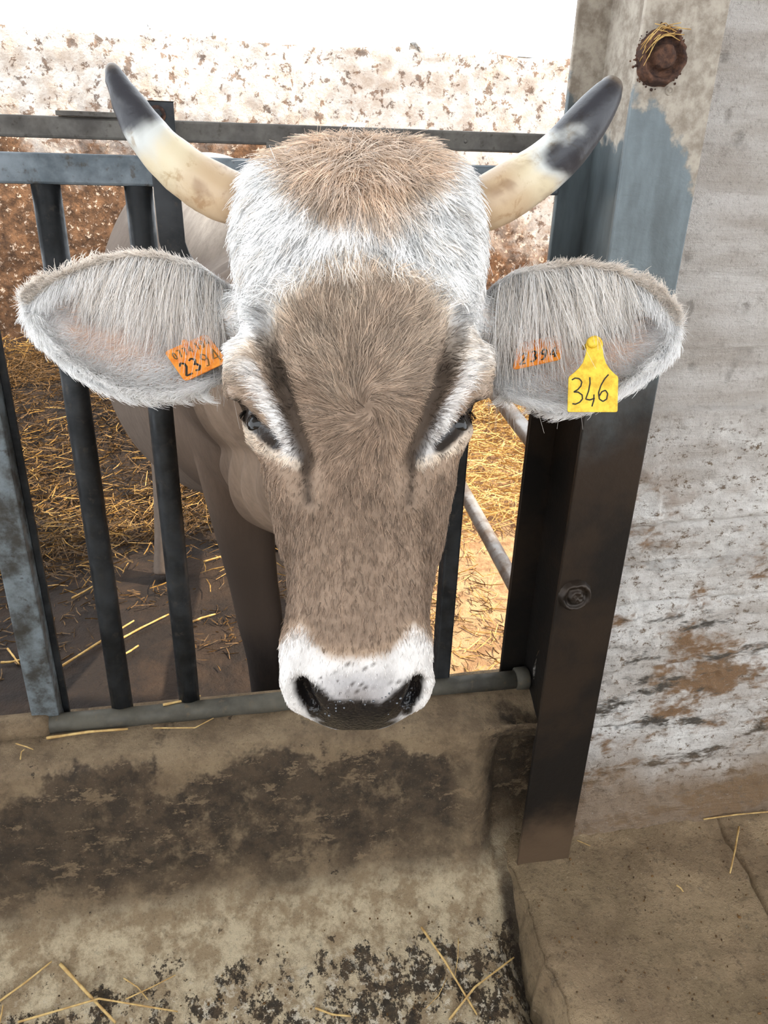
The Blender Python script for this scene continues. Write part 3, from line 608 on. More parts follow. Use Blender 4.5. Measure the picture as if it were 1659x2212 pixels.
def limb(P, R, seg=40, n=40, sq=None):
    P = np.asarray(P, float); R = np.asarray(R, float); d = np.r_[0, np.cumsum(np.linalg.norm(np.diff(P, axis=0), axis=1))]; t = np.linspace(0, d[-1], n)
    Q = np.c_[[smooth1(np.interp(t, d, P[:, k]), 5) for k in range(3)]].T; return tube(Q, smooth1(np.interp(t, d, R), 5), seg)
def trunk(rows, seg=72, n=60):
    rows = np.asarray(rows, float); t = np.linspace(rows[0, 0], rows[-1, 0], n); a = np.linspace(0, 2*np.pi, seg, endpoint=False)
    cx, cz, rx, rz = (smooth1(np.interp(t, rows[:, 0], rows[:, i]), 7) for i in (1, 2, 3, 4)); V = []
    for i in range(n): V.append(np.c_[cx[i]+rx[i]*np.cos(a)*(1-0.10*np.sin(a)), np.full(seg, t[i]), cz[i]+rz[i]*np.sin(a)])
    return np.concatenate(V), gridfaces(n, seg)+[tuple(range(seg)), tuple((n-1)*seg+np.arange(seg))]
TR = trunk([(1.44, .10, .98, .10, .16), (1.52, .09, .98, .17, .27), (1.65, .08, 1.0, .21, .35), (1.9, .045, .98, .27, .41), (2.2, -.01, .925, .355, .475), (2.6, -.05, .93, .375, .48), (2.9, -.05, 1.05, .32, .355), (3.15, -.07, 1.13, .24, .265), (3.28, -.08, 1.15, .15, .18)])
NK = limb([L2W(785, 640, -.13), L2W(780, 700, -.22), (0.115, 1.22, 1.12), (0.10, 1.50, 1.06), (0.085, 1.72, 1.02)], [.095, .13, .165, .215, .25])
NK2 = limb([L2W(780, 900, -.17), (0.125, 1.12, 0.98), (0.11, 1.45, 0.86)], [.085, .10, .15])
legs = [limb([(-.01, 1.66, .98), (-.012, 1.64, .80), (.002, 1.62, .62), (.015, 1.61, .50), (.028, 1.60, .38), (.034, 1.60, .30), (.036, 1.61, .10), (.036, 1.60, .0), (.036, 1.585, -.09)], [.10, .088, .068, .058, .056, .046, .038, .046, .056]),
        limb([(.20, 1.66, .98), (.19, 1.64, .80), (.175, 1.63, .62), (.17, 1.62, .50), (.168, 1.61, .38), (.168, 1.61, .30), (.168, 1.62, .10), (.168, 1.61, .0), (.168, 1.595, -.09)], [.10, .088, .068, .058, .056, .046, .038, .046, .056]),
        limb([(-.20, 2.95, 1.0), (-.24, 2.88, .78), (-.265, 2.86, .6), (-.285, 2.92, .45), (-.292, 2.84, .25), (-.297, 2.74, .05), (-.30, 2.68, -.09)], [.17, .14, .09, .06, .045, .045, .056]),
        limb([(.10, 2.95, 1.0), (.14, 2.88, .78), (.155, 2.86, .6), (.16, 2.95, .45), (.16, 2.92, .25), (.16, 2.9, .05), (.16, 2.88, -.09)], [.17, .14, .09, .06, .045, .045, .056])]
ST = [limb([L2W(575, 690, -.11), L2W(520, 690, -.125), L2W(470, 690, -.118)], [.035, .034, .03], 30, 16), limb([L2W(975, 700, -.11), L2W(1030, 700, -.125), L2W(1085, 700, -.118)], [.035, .034, .03], 30, 16)]
tail = limb([(-.08, 3.24, 1.22), (-.09, 3.34, 1.05), (-.09, 3.34, .6), (-.09, 3.33, .45)], [.035, .025, .018, .035], 14, 20)
src = build('body', *join([head, ear_mesh('a'), ear_mesh('b'), TR, NK, NK2, tail]+legs+ST), None)
md = src.modifiers.new('r', 'REMESH'); md.mode = 'VOXEL'; md.voxel_size = 0.0042; md.adaptivity = 0.0
dg = bpy.context.evaluated_depsgraph_get(); me = bpy.data.meshes.new_from_object(src.evaluated_get(dg))
bpy.data.objects.remove(src)
nV = len(me.vertices); V = np.empty(nV*3, np.float32); me.vertices.foreach_get('co', V); V = V.reshape(-1, 3).astype(float)
ed = np.empty(len(me.edges)*2, np.int32); me.edges.foreach_get('vertices', ed); ed = ed.reshape(-1, 2)
deg = np.bincount(ed.ravel(), minlength=nV)[:, None]
def relax(V, lam):
    A = np.stack([np.bincount(ed[:, 0], V[ed[:, 1], k], nV)+np.bincount(ed[:, 1], V[ed[:, 0], k], nV) for k in range(3)], 1)/deg
    return V+lam*(A-V)
fx, fy, fwv = W2L(V)
isface = (sm(-0.13, -0.07, fwv)*sm(490, 540, fx)*sm(1060, 1010, fx)*((fy > 330) & (fy < 1610)))[:, None]
Vs = V.copy()
for _ in range(3): Vs = relax(Vs, 0.5); 
Vb = Vs.copy()
for _ in range(22): Vb = relax(Vb, 0.6)
ear_zone = ((np.abs(fx-775) > 255) & (fwv > -0.2) & (fy < 900) & (fy > 500))[:, None]*1.0
k = np.clip(isface+ear_zone, 0, 1); V = Vs*k+Vb*(1-k)
mzz = (sm(1535, 1570, fy)*((fx > 560) & (fx < 980) & (fwv > -0.2)))[:, None]; Vm = V.copy()
for _ in range(14): Vm = relax(Vm, 0.6)
V = V*(1-mzz)+Vm*mzz
# skin folds on the neck
nk = sm(1.05, 1.15, V[:, 1])*sm(1.55, 1.42, V[:, 1])*(V[:, 2] > 0.75)
V[:, 0] += -0.006*np.sin((V[:, 1]*1.0+V[:, 2]*0.55)*70)*nk*sm(0.1, 0.0, V[:, 0])
me.vertices.foreach_set('co', V.astype(np.float32).ravel()); me.update()

# --- coat colours, shoulder shade mixed in
C_ = {k: lin(*v) for k, v in dict(brown=(162, 140, 121), dkbrown=(98, 80, 66), white=(247, 246, 245), cream=(228, 212, 194), tan=(216, 186, 156), dark=(52, 43, 37), nose=(17, 16, 18), pink=(250, 214, 194), grey=(104, 91, 81), lgrey=(176, 173, 175), muz=(226, 221, 217), black=(40, 34, 31), peach=(252, 230, 214)).items()}
def blend(c, k, m): return c*(1-np.clip(m, 0, 1)[:, None])+C_[k][None]*np.clip(m, 0, 1)[:, None]
def face_color(x, y, P):
    n1 = fbm(P, 26, 4, 51); n2 = fbm(P, 90, 3, 55); dx = x-778
    c = np.repeat(C_['brown'][None], len(x), 0)
    # white forehead band with the brown wedge rising into it
    top = 600+((np.abs(dx)/150)**2)*90; top = np.where(np.abs(dx) > 200, 760+(np.abs(dx)-200)*0.6, top)
    w = sm(55, -45, y-top+n1*45)
    c = blend(c, 'cream', (0.30+0.5*n1)*sm(930, 640, y)); c = blend(c, 'cream', 0.35*sm(0.1, 0.5, n2)*sm(1000, 700, y)); c = blend(c, 'dkbrown', 0.30*sm(930, 1100, y))
    c = blend(c, 'cream', w*0.9); c = blend(c, 'white', sm(0, -90, y-top+n1*50)*sm(0.0, 0.5, 1+n2))
    # tan poll
    t = sm(505, 430, y+((np.abs(dx)/175)**4)*120+n1*50); c = blend(c, 'tan', t*(0.75+0.4*n2)); c = blend(c, 'dkbrown', t*sm(0.3, 0.8, n2+n1*0.5)*0.4)
    c = blend(c, 'cream', 0.5*sm(0.2, 0.6, n2)*w)
    # darker stripes beside the pale brow streaks
    for sgn, dk, st_, eye_, lid in ((0, [(572, 690), (600, 800), (632, 900), (660, 995), (666, 1080)], [(542, 795), (592, 890), (632, 985)], [(512, 876), (545, 912), (596, 958)], [(520, 910), (556, 965), (640, 1002)]),
                               (1, [(990, 690), (960, 800), (926, 900), (892, 995), (886, 1080)], [(1016, 795), (966, 890), (918, 985)], [(1034, 876), (1002, 915), (952, 962)], [(1030, 910), (990, 965), (908, 1002)])):
        c = blend(c, 'white', sm(22, 8, segdist(x, y, st_)+n1*8-4*sm(830, 950, y))*(0.70+0.25*n2))
        c = blend(c, 'dark', sm(32, 10, segdist(x, y, dk)+n1*6+14*sm(970, 1040, y))*np.interp(y, [700, 800], [.45, .80]))
        c = blend(c, 'dkbrown', 0.5*np.exp(-(np.hypot(x-795, y-880)/16)**2)); c = blend(c, 'cream', sm(14, 6, segdist(x, y, lid)+n1*3)*0.8)
        c = blend(c, 'black', sm(20, 13, segdist(x, y, eye_)+n2*2))
    # lower side of the face slightly darker, nose bridge
    c = blend(c, 'dkbrown', 0.45*np.exp(-(segdist(x, y, [(622, 1100), (615, 1360)])/16)**2)+0.45*np.exp(-(segdist(x, y, [(925, 1100), (928, 1360)])/16)**2))
    # white muzzle
    mz = 1425-62*sm(60, 130, np.abs(dx+8))+26*np.exp(-((np.abs(dx+8)-175)/26)**2); m = sm(-14, 16, y-mz+n1*14)
    c = blend(c, 'tan', sm(-40, 5, y-mz+n1*12)*0.35); c = blend(c, 'muz', m)
    # grey freckled skin above the pad, dark pad and nostrils
    c = blend(c, 'lgrey', 0.75*np.exp(-((dx+5)/95)**4)*sm(1440, 1485, y+n1*14)); c = blend(c, 'grey', 0.5*np.exp(-((dx+5)/50)**2)*sm(1480, 1520, y+n1*14))
    for px_, py_ in PORES: c = blend(c, 'dark', sm(4.0, 2.0, np.hypot(x-px_, y-py_))*0.85)
    pad = padmask(x, y, n1, n2); c = blend(c, 'nose', pad)
    return c
PORES = [(748, 1443), (806, 1441), (722, 1457), (786, 1454), (831, 1451), (764, 1460), (812, 1460), (742, 1467), (726, 1481), (707, 1488), (741, 1491), (760, 1488), (778, 1490), (819, 1477), (829, 1497), (845, 1488), (735, 1501), (712, 1505), (790, 1497), (810, 1496), (768, 1505), (750, 1507), (691, 1473), (860, 1485)]
def padmask(x, y, n1, n2):
    dx = np.abs(x-773); up = 1530-54*sm(40, 122, dx)-4
    yc = np.clip(y, 338, 1592); ed_ = np.minimum(x-np.interp(yc, OUT[:, 0], OUT[:, 1]), np.interp(yc, OUT[:, 0], OUT[:, 2])-x)
    lowx = np.maximum(sm(16, 34, ed_+n1*9+n2*6), sm(1562, 1576, y+n1*5)*sm(0, 14, ed_+n2*5))
    pad = sm(-7, 7, y-up+n1*9+n2*6)*lowx
    for q in ([(650, 1482), (656, 1515), (676, 1548)], [(902, 1480), (897, 1512), (878, 1546)]): pad = np.maximum(pad, sm(20, 11, segdist(x, y, q)+n2*4))
    return pad
def body_color(P):
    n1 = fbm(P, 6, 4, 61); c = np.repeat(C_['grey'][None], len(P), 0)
    c = blend(c, 'dkbrown', 0.9*sm(1.25, 0.8, P[:, 2]+0.06*n1)*sm(2.0, 1.8, P[:, 1])); c = blend(c, 'dark', 0.85*sm(0.85, 0.5, P[:, 2]+0.06*n1)*(P[:, 1] < 1.9)); c = blend(c, 'black', sm(0.42, 0.30, P[:, 2]+0.05*n1)*(P[:, 1] < 2.0))  # shoulder and foreleg darkened in the coat colour to carry body shade
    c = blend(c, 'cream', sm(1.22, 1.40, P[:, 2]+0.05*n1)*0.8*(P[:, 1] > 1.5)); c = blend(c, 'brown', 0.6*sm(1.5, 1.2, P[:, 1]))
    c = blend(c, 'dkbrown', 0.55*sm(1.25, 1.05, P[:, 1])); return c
def ear_color(P, x, y):
    n1 = fbm(P, 30, 3, 71); c = np.repeat(C_['peach'][None], len(P), 0); return c
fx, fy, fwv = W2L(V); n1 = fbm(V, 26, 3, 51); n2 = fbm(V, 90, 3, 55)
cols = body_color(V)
hm = sm(-0.19, -0.11, fwv)*((fx > 480) & (fx < 1070) & (fy > 300) & (fy < 1640)); cols = cols*(1-hm[:, None])+face_color(fx, fy, V)*hm[:, None]
em = ear_zone[:, 0]*sm(255, 300, np.abs(fx-775)); cols = cols*(1-em[:, None])+C_['peach'][None]*em[:, None]
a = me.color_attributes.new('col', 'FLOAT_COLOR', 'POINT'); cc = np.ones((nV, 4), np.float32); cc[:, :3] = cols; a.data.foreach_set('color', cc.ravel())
wet = np.maximum(padmask(fx, fy, n1, n2), sm(20, 13, np.minimum(segdist(fx, fy, [(512, 876), (545, 912), (596, 958)]), segdist(fx, fy, [(1034, 876), (1002, 915), (952, 962)]))))*hm; a = me.attributes.new('wet', 'FLOAT', 'POINT'); a.data.foreach_set('value', wet.astype(np.float32))
a = me.attributes.new('pad', 'FLOAT', 'POINT'); a.data.foreach_set('value', (padmask(fx, fy, n1, n2)*hm).astype(np.float32))
a = me.attributes.new('thin', 'FLOAT', 'POINT'); a.data.foreach_set('value', em.astype(np.float32))
me.polygons.foreach_set('use_smooth', np.ones(len(me.polygons), bool)); me.materials.clear(); me.materials.append(M['hide']); me.name = 'body'
cow = empty('cow', (0.05, 2.1, PEN)); tag(cow, 'grey-brown horned cow with white muzzle putting its head through the fence', 'cow')
body = bpy.data.objects.new('body', me); col.objects.link(body); setparent(body, cow)

# --- horns
def horn(cl, name):
    cl = np.array(cl, float); d = np.r_[0, np.cumsum(np.hypot(*np.diff(cl[:, :2], axis=0).T))]; t = np.linspace(0, d[-1], 48)
    q = [smooth1(np.interp(t, d, cl[:, k]), 7) for k in range(4)]; q[3][-4:] = np.array([.95, .85, .66, .30])*q[3][-4]
    P = L2W(q[0], q[1], q[2]); V, F = tube(P, q[3]*KU*(1-q[2]/HD), 32); s = np.repeat(t/d[-1], 32)
    n = fbm(V, 22, 4, 81); n2 = fbm(V, 60, 3, 83); V = V+0.0012*n2[:, None]
    c = np.repeat(lin(190, 164, 132)[None], len(V), 0)
    def bl(c, k, m): m = np.clip(m, 0, 1)[:, None]; return c*(1-m)+np.array(k)[None]*m
    c = bl(c, lin(214, 200, 170), sm(0.18, 0.42, s+0.1*n)); c = bl(c, lin(198, 204, 206), sm(0.40, 0.55, s+0.2*n)*0.8)
    c = bl(c, lin(46, 46, 52), sm(0.54, 0.68, s+0.26*n)); c = bl(c, lin(112, 100, 88), sm(0.93, 0.97, s+0.02*n))
    c = bl(c, lin(132, 100, 70), 0.6*sm(0.14, 0.0, s)+0.6*sm(0.2, 0.55, n2+n*0.5)*sm(0.55, 0.2, s))
    o = build(name, V, F, M['horn'], cow, colors=c); return o
tag(horn([(548, 462, -.062, 50), (522, 451, -.064, 54), (480, 434, -.066, 55), (440, 412, -.066, 55), (405, 386, -.063, 51), (375, 360, -.058, 47), (345, 327, -.052, 44), (325, 300, -.048, 41), (304, 266, -.044, 35), (287, 237, -.042, 29), (275, 208, -.04, 21), (267, 184, -.04, 13), (265, 174, -.04, 8)], 'horn'), 'cream horn with black tip curving up at the left')
tag(horn([(1000, 470, -.062, 50), (1028, 460, -.064, 55), (1070, 440, -.066, 57), (1110, 415, -.066, 57), (1148, 392, -.063, 54), (1180, 368, -.058, 51), (1210, 340, -.052, 50), (1235, 310, -.048, 48), (1258, 282, -.044, 45), (1278, 256, -.042, 41), (1297, 230, -.04, 34), (1310, 208, -.04, 26), (1320, 188, -.04, 17)], 'horn'), 'cream horn with blunt black tip against the post')
# --- eyes
for ex, ey in ((548, 916), (1000, 918)):
    near = np.where((np.abs(fx-ex) < 9) & (np.abs(fy-ey) < 9) & (fwv > -0.12))[0]; ew = fwv[near].max()
    cd = L2W(ex, ey, ew)-HW*0.0115+HU*(0.006 if ex < 775 else -0.006)
    build('eye', *ball(cd, 0.0135), M['eye'], cow)

# --- added glossy beads for moisture on the nose pad
M['glintbead'] = NM('glint', 0.03, 0, 0.9).color(lin(70, 74, 80)).m; M['glintbead'].node_tree.nodes['Principled BSDF'].inputs['Coat Weight'].default_value = 1.0
dr = []
for q, (px_, py_) in enumerate([(720, 1545), (726, 1538), (728, 1532), (716, 1550), (742, 1546), (768, 1532), (756, 1530), (838, 1521), (846, 1517), (832, 1526), (872, 1526), (878, 1537), (860, 1538), (847, 1563), (705, 1566), (692, 1560), (790, 1540), (700, 1548), (812, 1530)]):
    near = np.where((np.abs(fx-px_) < 8) & (np.abs(fy-py_) < 8) & (fwv > -0.12))[0]
    if len(near): dr.append(ball(V[near[np.argmax(fwv[near])]], [.0012, .0008, .0015, .0010][q % 4], 7))
tag(build('glint_beads', *join(dr), M['glintbead'], cow), 'tiny added beads standing in for glints on the dark nose', kind='stuff')
# ------------------------------------------------------------------ hair
def hair(name, P, C, r0, r1, mat, parent):
    n, k = P.shape[:2]; hc = bpy.data.hair_curves.new(name); hc.add_curves([k]*n)
    hc.attributes['position'].data.foreach_set('vector', P.astype(np.float32).ravel())
    ra = hc.attributes.get('radius') or hc.attributes.new('radius', 'FLOAT', 'POINT')
    s = np.linspace(0, 1, k)[None]; R = (np.broadcast_to(np.asarray(r0), (n,))[:, None]*(1-s)+r1*s).astype(np.float32); ra.data.foreach_set('value', R.ravel())
    ca = hc.attributes.new('hcol', 'FLOAT_COLOR', 'POINT'); c = np.ones((n, k, 4), np.float32); c[..., :3] = C[:, None]; ca.data.foreach_set('color', c.ravel())
    hc.materials.append(mat); o = bpy.data.objects.new(name, hc); col.objects.link(o); setparent(o, parent); return o
me.calc_loop_triangles(); nt = len(me.loop_triangles); tv = np.empty(nt*3, np.int32); me.loop_triangles.foreach_get('vertices', tv); tv = tv.reshape(-1, 3)
A, B, Cq = V[tv[:, 0]], V[tv[:, 1]], V[tv[:, 2]]; nrm = np.cross(B-A, Cq-A); area = np.linalg.norm(nrm, axis=1)/2; nrm /= 2*area[:, None]+1e-15
tx, ty, tw = W2L((A+B+Cq)/3)
def sample(wgt, n):
    p = area*wgt; i = rng.choice(nt, n, p=p/p.sum()); a, b = rng.random((2, n)); f = a+b > 1; a[f], b[f] = 1-a[f], 1-b[f]
    return A[i]+(B[i]-A[i])*a[:, None]+(Cq[i]-A[i])*b[:, None], nrm[i]
def strands(P, N, D, L, lift, k=5, curl=0.0, jit=0.25):
    T = D-N*np.sum(D*N, 1)[:, None]; T /= np.linalg.norm(T, axis=1)[:, None]+1e-9
    T = T+rng.normal(0, jit, T.shape); T -= N*np.sum(T*N, 1)[:, None]*0.7; T /= np.linalg.norm(T, axis=1)[:, None]
    s = np.linspace(0, 1, k)[None, :, None]; side = np.cross(N, T); cu = (rng.normal(0, 1, len(P))*curl)[:, None, None]
    return P[:, None]-0.001*N[:, None]+L[:, None, None]*(s*T[:, None]*(0.75+0.25*s)+lift[:, None, None]*N[:, None]*s*(1.25-0.75*s)+cu*side[:, None]*s*s)
def face_dir(x, y):
    dx, dy = x-795, y-880
    up = np.stack([dx*1.1/170, np.where(dy < 0, -1.0, 1.0)*np.ones_like(dx)], -1)
    rad = np.stack([dx, dy*1.0], -1); rad /= np.linalg.norm(rad, axis=-1)[..., None]+1e-6
    rr_ = np.hypot(dx, dy); sw = 0.9*np.exp(-(rr_/60)**2)+0.25; d = np.stack([rad[..., 0]*np.cos(sw)-rad[..., 1]*np.sin(sw), rad[..., 0]*np.sin(sw)+rad[..., 1]*np.cos(sw)], -1)
    # above the whorl the hair fans up and out, meeting the poll hair that hangs down
    down = np.stack([(x-778)/210, np.ones_like(x)], -1); down /= np.linalg.norm(down, axis=-1)[..., None]
    k = sm(640, 540, y+((np.abs(x-778)/200)**2)*-60)[..., None]; d = d*(1-k)+down*k
    nose = np.stack([(x-775)/900, np.ones_like(x)], -1); kn = sm(930, 1080, y)[..., None]; d = d*(1-kn)+nose*kn
    out = np.stack([np.sign(x-775), 0.35*np.ones_like(x)], -1); ko = (sm(170, 250, np.abs(x-775))*sm(1000, 900, y))[..., None]; d = d*(1-0.6*ko)+out*0.6*ko
    return d
def clump(P, a, s):  # coherent wander of hair direction
    return np.stack([vnoise(P, s, 91), vnoise(P, s, 92), vnoise(P, s, 93)], 1)*a
onface = (tw > -0.125)*(tx > 488)*(tx < 1062)*(ty > 320)*(ty < 1600)
wg = onface*(1-0.97*padmask(tx, ty, tx*0, tx*0))
P, N = sample(wg*1.0, 95000); x, y, w = W2L(P)
ey = np.minimum(segdist(x, y, [(512, 876), (545, 912), (596, 958)]), segdist(x, y, [(1034, 876), (1002, 915), (952, 962)]))
ok = ey > 15; P, N, x, y, w, ey = P[ok], N[ok], x[ok], y[ok], w[ok], ey[ok]
d2 = face_dir(x, y); D = d2[:, :1]*HU+d2[:, 1:]*HV
D = D/np.linalg.norm(D, axis=1)[:, None]+clump(P, 0.45, 70)*sm(1150, 950, y)[:, None]+clump(P, 0.12, 110)
L = np.interp(y, [330, 420, 520, 640, 860, 1000, 1150, 1380, 1420, 1600], [.030, .026, .022, .019, .018, .013, .010, .009, .006, .004])*rng.uniform(.7, 1.25, len(P))
sd = np.minimum(segdist(x, y, [(585, 740), (628, 890), (660, 990), (662, 1030)]), segdist(x, y, [(975, 740), (930, 890), (892, 990), (890, 1030)])); L *= 1-0.50*np.maximum(sm(60, 25, ey), sm(70, 30, sd)*0.95); L *= 1-0.4*sm(215, 250, np.abs(x-775))*sm(640, 700, y)*sm(1000, 900, y)
cl = face_color(x, y, P)*(1+0.30*rng.normal(0, 1, len(P))[:, None]).clip(0.4, 1.7)*(1+0.30*vnoise(P, 105, 97)*np.interp(y, [600, 900, 1400], [1, .8, .4]))[:, None]
hair('coat', strands(P, N, D, L, np.interp(y, [330, 600, 900, 1400], [.42, .34, .30, .22])*rng.uniform(.5, 1.4, len(P))), cl, 0.00048*rng.uniform(.75, 1.35, len(P)), 0.00012, M['hair'], cow)
# standing tufts on the poll
P, N = sample((ty < 420)*(tx > 560)*(tx < 1000)*(tw > -0.12)*(ty > 320)*1.0, 5000); x, y, w = W2L(P)
D = (np.sign(x-775)*sm(60, 160, np.abs(x-775)))[:, None]*HU*0.8-HV*(0.7*sm(420, 350, y))[:, None]+HW*0.3+clump(P, 0.5, 60)
hair('coat', strands(P, N, D, rng.uniform(.012, .030, len(P)), np.full(len(P), .7)), face_color(x, np.minimum(y, 430), P)*(1+0.2*rng.normal(0, 1, len(P)))[:, None].clip(.5, 1.5), 0.0004, 0.0001, M['hair'], cow)
# eyelashes and muzzle whiskers
for pts in ([(518, 872), (548, 902), (590, 945)], [(1030, 872), (1000, 905), (958, 948)]):
    t = 0.25+0.75*rng.random(240); q = np.array(pts, float); xx = np.interp(t, [0, .5, 1], q[:, 0]); yy = np.interp(t, [0, .5, 1], q[:, 1]); P = L2W(xx, yy, -.036+0*xx)
    D = (np.sign(xx-775))[:, None]*HU*0.9+HV*0.5+HW*0.5+rng.normal(0, .2, (240, 3)); D /= np.linalg.norm(D, axis=1)[:, None]; s = np.linspace(0, 1, 5)[None, :, None]
    hair('eyelashes', P[:, None]+0.008*s*D[:, None]+0.004*s*s*HV, np.repeat(C_['black'][None]*0.4, 240, 0), 0.0002, 0.0001, M['hair'], cow)
# ear hair
for side, sg in (('a', -1), ('b', 1)):
    def epos(s, t): return L2W(*ear_pt(side, s, t))
    def enorm(s, t):
        e = 1e-3; a = epos(np.clip(s+e, 0, 1), t)-epos(np.clip(s-e, 0, 1), t); b = epos(s, np.clip(t+e, -1, 1))-epos(s, np.clip(t-e, -1, 1)); n = np.cross(a, b); n /= np.linalg.norm(n, axis=1)[:, None]+1e-12
        return n*np.sign(n@HW+1e-9)[:, None]
    # short inner fur, denser near the rims
    n = 26000; s = rng.uniform(0.02, 1, n); t = np.sin(rng.uniform(-math.pi/2, math.pi/2, n)); core = np.exp(-(((s-0.55)/0.25)**2+((t+0.05)/0.45)**2)); ok = rng.random(n) > 0.6*core; s, t = s[ok], t[ok]
    P = epos(s, t); N = enorm(s, t); x, y, w = W2L(P); core = np.exp(-(((s-0.5)/0.22)**2+((t+0.1)/0.4)**2))
    D = HU*(sg*(0.35+0.6*sm(0.6, 1, s)))[:, None]-HV*((t*0.9-0.15)*1.0)[:, None]+HW*0.35+clump(P, 0.45, 45)
    cl = blend(blend(np.repeat(C_['white'][None]*1.05, len(P), 0), 'cream', 0.55*sm(0.5, 0.95, t)*sm(0.1, 0.4, s)), 'pink', 0.40*core)
    cl = blend(cl, 'dkbrown', (0.5 if sg > 0 else 0.12)*np.exp(-(((s-0.62)/0.10)**2+((t-0.25)/0.3)**2)))
    cl = blend(cl, 'grey', 0.5*sm(0.22, 0.05, s)); cl = cl*(1+0.13*rng.normal(0, 1, len(P)))[:, None].clip(.6, 1.35)
    hair('ear_fur', strands(P, N, D, rng.uniform(.010, .022, len(P))*(1-0.5*core), rng.uniform(.3, .8, len(P)), jit=.3), cl, 0.0004, 0.0001, M['fringe'], cow)
    # rim hair
    n = 12000; q = rng.random(n); lowr = rng.random(n) < 0.55; s = np.where(lowr, rng.uniform(0.08, 1, n), rng.uniform(0.05, 1, n)); t = np.where(lowr, -1+rng.random(n)*0.12, 1-rng.random(n)*0.2)
    P = epos(s, t)-HW*rng.uniform(0, .012, n)[:, None]; N = np.where(lowr[:, None], HV[None], -HV[None])*np.cos(0.5*math.pi*s**3)[:, None]+sg*HU[None]*(0.15+s**2)[:, None]
    N /= np.linalg.norm(N, axis=1)[:, None]; hang = (~lowr) & (rng.random(n) < 0.6); N = np.where(hang[:, None], HW[None], N); D = HU*(sg*np.where(hang, 0.25, np.where(lowr, 0.35, 0.7)))[:, None]+HV*np.where(lowr, 1.1, np.where(hang, 1.0, 0.0))[:, None]+clump(P, 0.35, 60)
    Ln = np.where(lowr, rng.uniform(.007, .024, n), np.where(hang, rng.uniform(.014, .030, n), rng.uniform(.008, .018, n)))
    hair('ear_fur', strands(P, N, D, Ln, np.where(lowr, 0.9, np.where(hang, 0.35, 0.5)), jit=.2), (C_['white'][None]*1.08)*(1+0.1*rng.normal(0, 1, n))[:, None].clip(.7, 1.2), 0.00038, 0.0001, M['fringe'], cow)
    # long fringe hanging from the upper rim across the opening
    n = 6500; s = rng.uniform(0.03, 0.62, n); t = rng.uniform(0.15, 1.0, n); P = epos(s, t); k = 8
    loc = np.floor(s*34+vnoise(P, 55, 12)*1.6); ph = (np.sin(loc*12.9898)*43758.5453) % 1.0
    Ln = (0.022+0.050*sm(0.64, 0.15, s)+0.028*ph)*(0.55+0.45*sm(0.1, 0.8, t))*rng.uniform(.5, 1.25, n)*np.where(rng.random(n) < 0.08, 1.4, 1.0)*(0.86 if side == 'a' else 1.0)
    D0 = HW*0.55+HV*0.45+sg*HU*(0.10+0.25*(ph-0.5))[:, None]; D0 = D0+rng.normal(0, .18, (n, 3)); D1 = HV*1.0+sg*HU*(0.08+0.45*(ph-0.5))[:, None]+HW*0.02+rng.normal(0, .13, (n, 3))+sg*HU[None]*(0.35*(s-0.25))[:, None]
    g = np.linspace(0, 1, k)[None, :, None]; Q = P[:, None]+Ln[:, None, None]*(D0[:, None]*(g*(1-g)*0.75+0.10*g)+D1[:, None]*(g*g*0.55+0.40*g))
    cl = blend(np.repeat(C_['white'][None]*1.05, n, 0), 'cream', 0.6*rng.random(n)); cl = blend(cl, 'grey', 0.6*sm(0.16, 0.02, s)+0.25*(ph < .25)); cl *= (1+0.12*rng.normal(0, 1, n))[:, None].clip(.6, 1.3)
    hair('ear_fringe', Q, cl, 0.00036, 0.0001, M['fringe'], cow)

# ------------------------------------------------------------------ ear tags
def warp_grid(fn, nx=20, ny=20):
    S, T = np.meshgrid(np.linspace(0, 1, nx), np.linspace(0, 1, ny), indexing='ij'); return fn(S, T)
def slabmesh(outline, fn, th, nrm_):
    """outline: list of (a,b) in tag space, fn maps to world"""
    O = np.array(outline, float); P = fn(O[:, 0], O[:, 1]); n = len(P); V = np.concatenate([P, P-th*nrm_]); F = [tuple(range(n)), tuple(range(2*n-1, n-1, -1))]+[(i, n+i, n+(i+1) % n, (i+1) % n) for i in range(n)]
    return V, F
def rrect(x0, y0, x1, y1, r, n=6):
    pts = []
    for cx, cy, a0 in ((x1-r, y0+r, -90), (x1-r, y1-r, 0), (x0+r, y1-r, 90), (x0+r, y0+r, 180)):
        pts += [(cx+r*math.cos(math.radians(a0+90*i/n)), cy+r*math.sin(math.radians(a0+90*i/n))) for i in range(n+1)]
    return pts
def strokes(lines, fn, wd, nrm_, th=0.0003):
    parts = []
    for ln in lines:
        L_ = np.array(ln, float); t = np.linspace(0, 1, max(len(L_)*4, 6)); tt = np.linspace(0, 1, len(L_)); Q = np.c_[np.interp(t, tt, L_[:, 0]), np.interp(t, tt, L_[:, 1])]
        T = np.gradient(Q, axis=0); T /= np.linalg.norm(T, axis=1)[:, None]+1e-9; Nn = np.c_[-T[:, 1], T[:, 0]]*wd/2
        a = fn(*(Q+Nn).T)+nrm_*th; b = fn(*(Q-Nn).T)+nrm_*th; n = len(Q); V = np.concatenate([a, b, a-nrm_*th*1.5, b-nrm_*th*1.5])
        F = [(i, i+1, n+i+1, n+i) for i in range(n-1)]+[(2*n+i, 3*n+i, 3*n+i+1, 2*n+i+1) for i in range(n-1)]; parts.append((V, F))
    return join(parts)
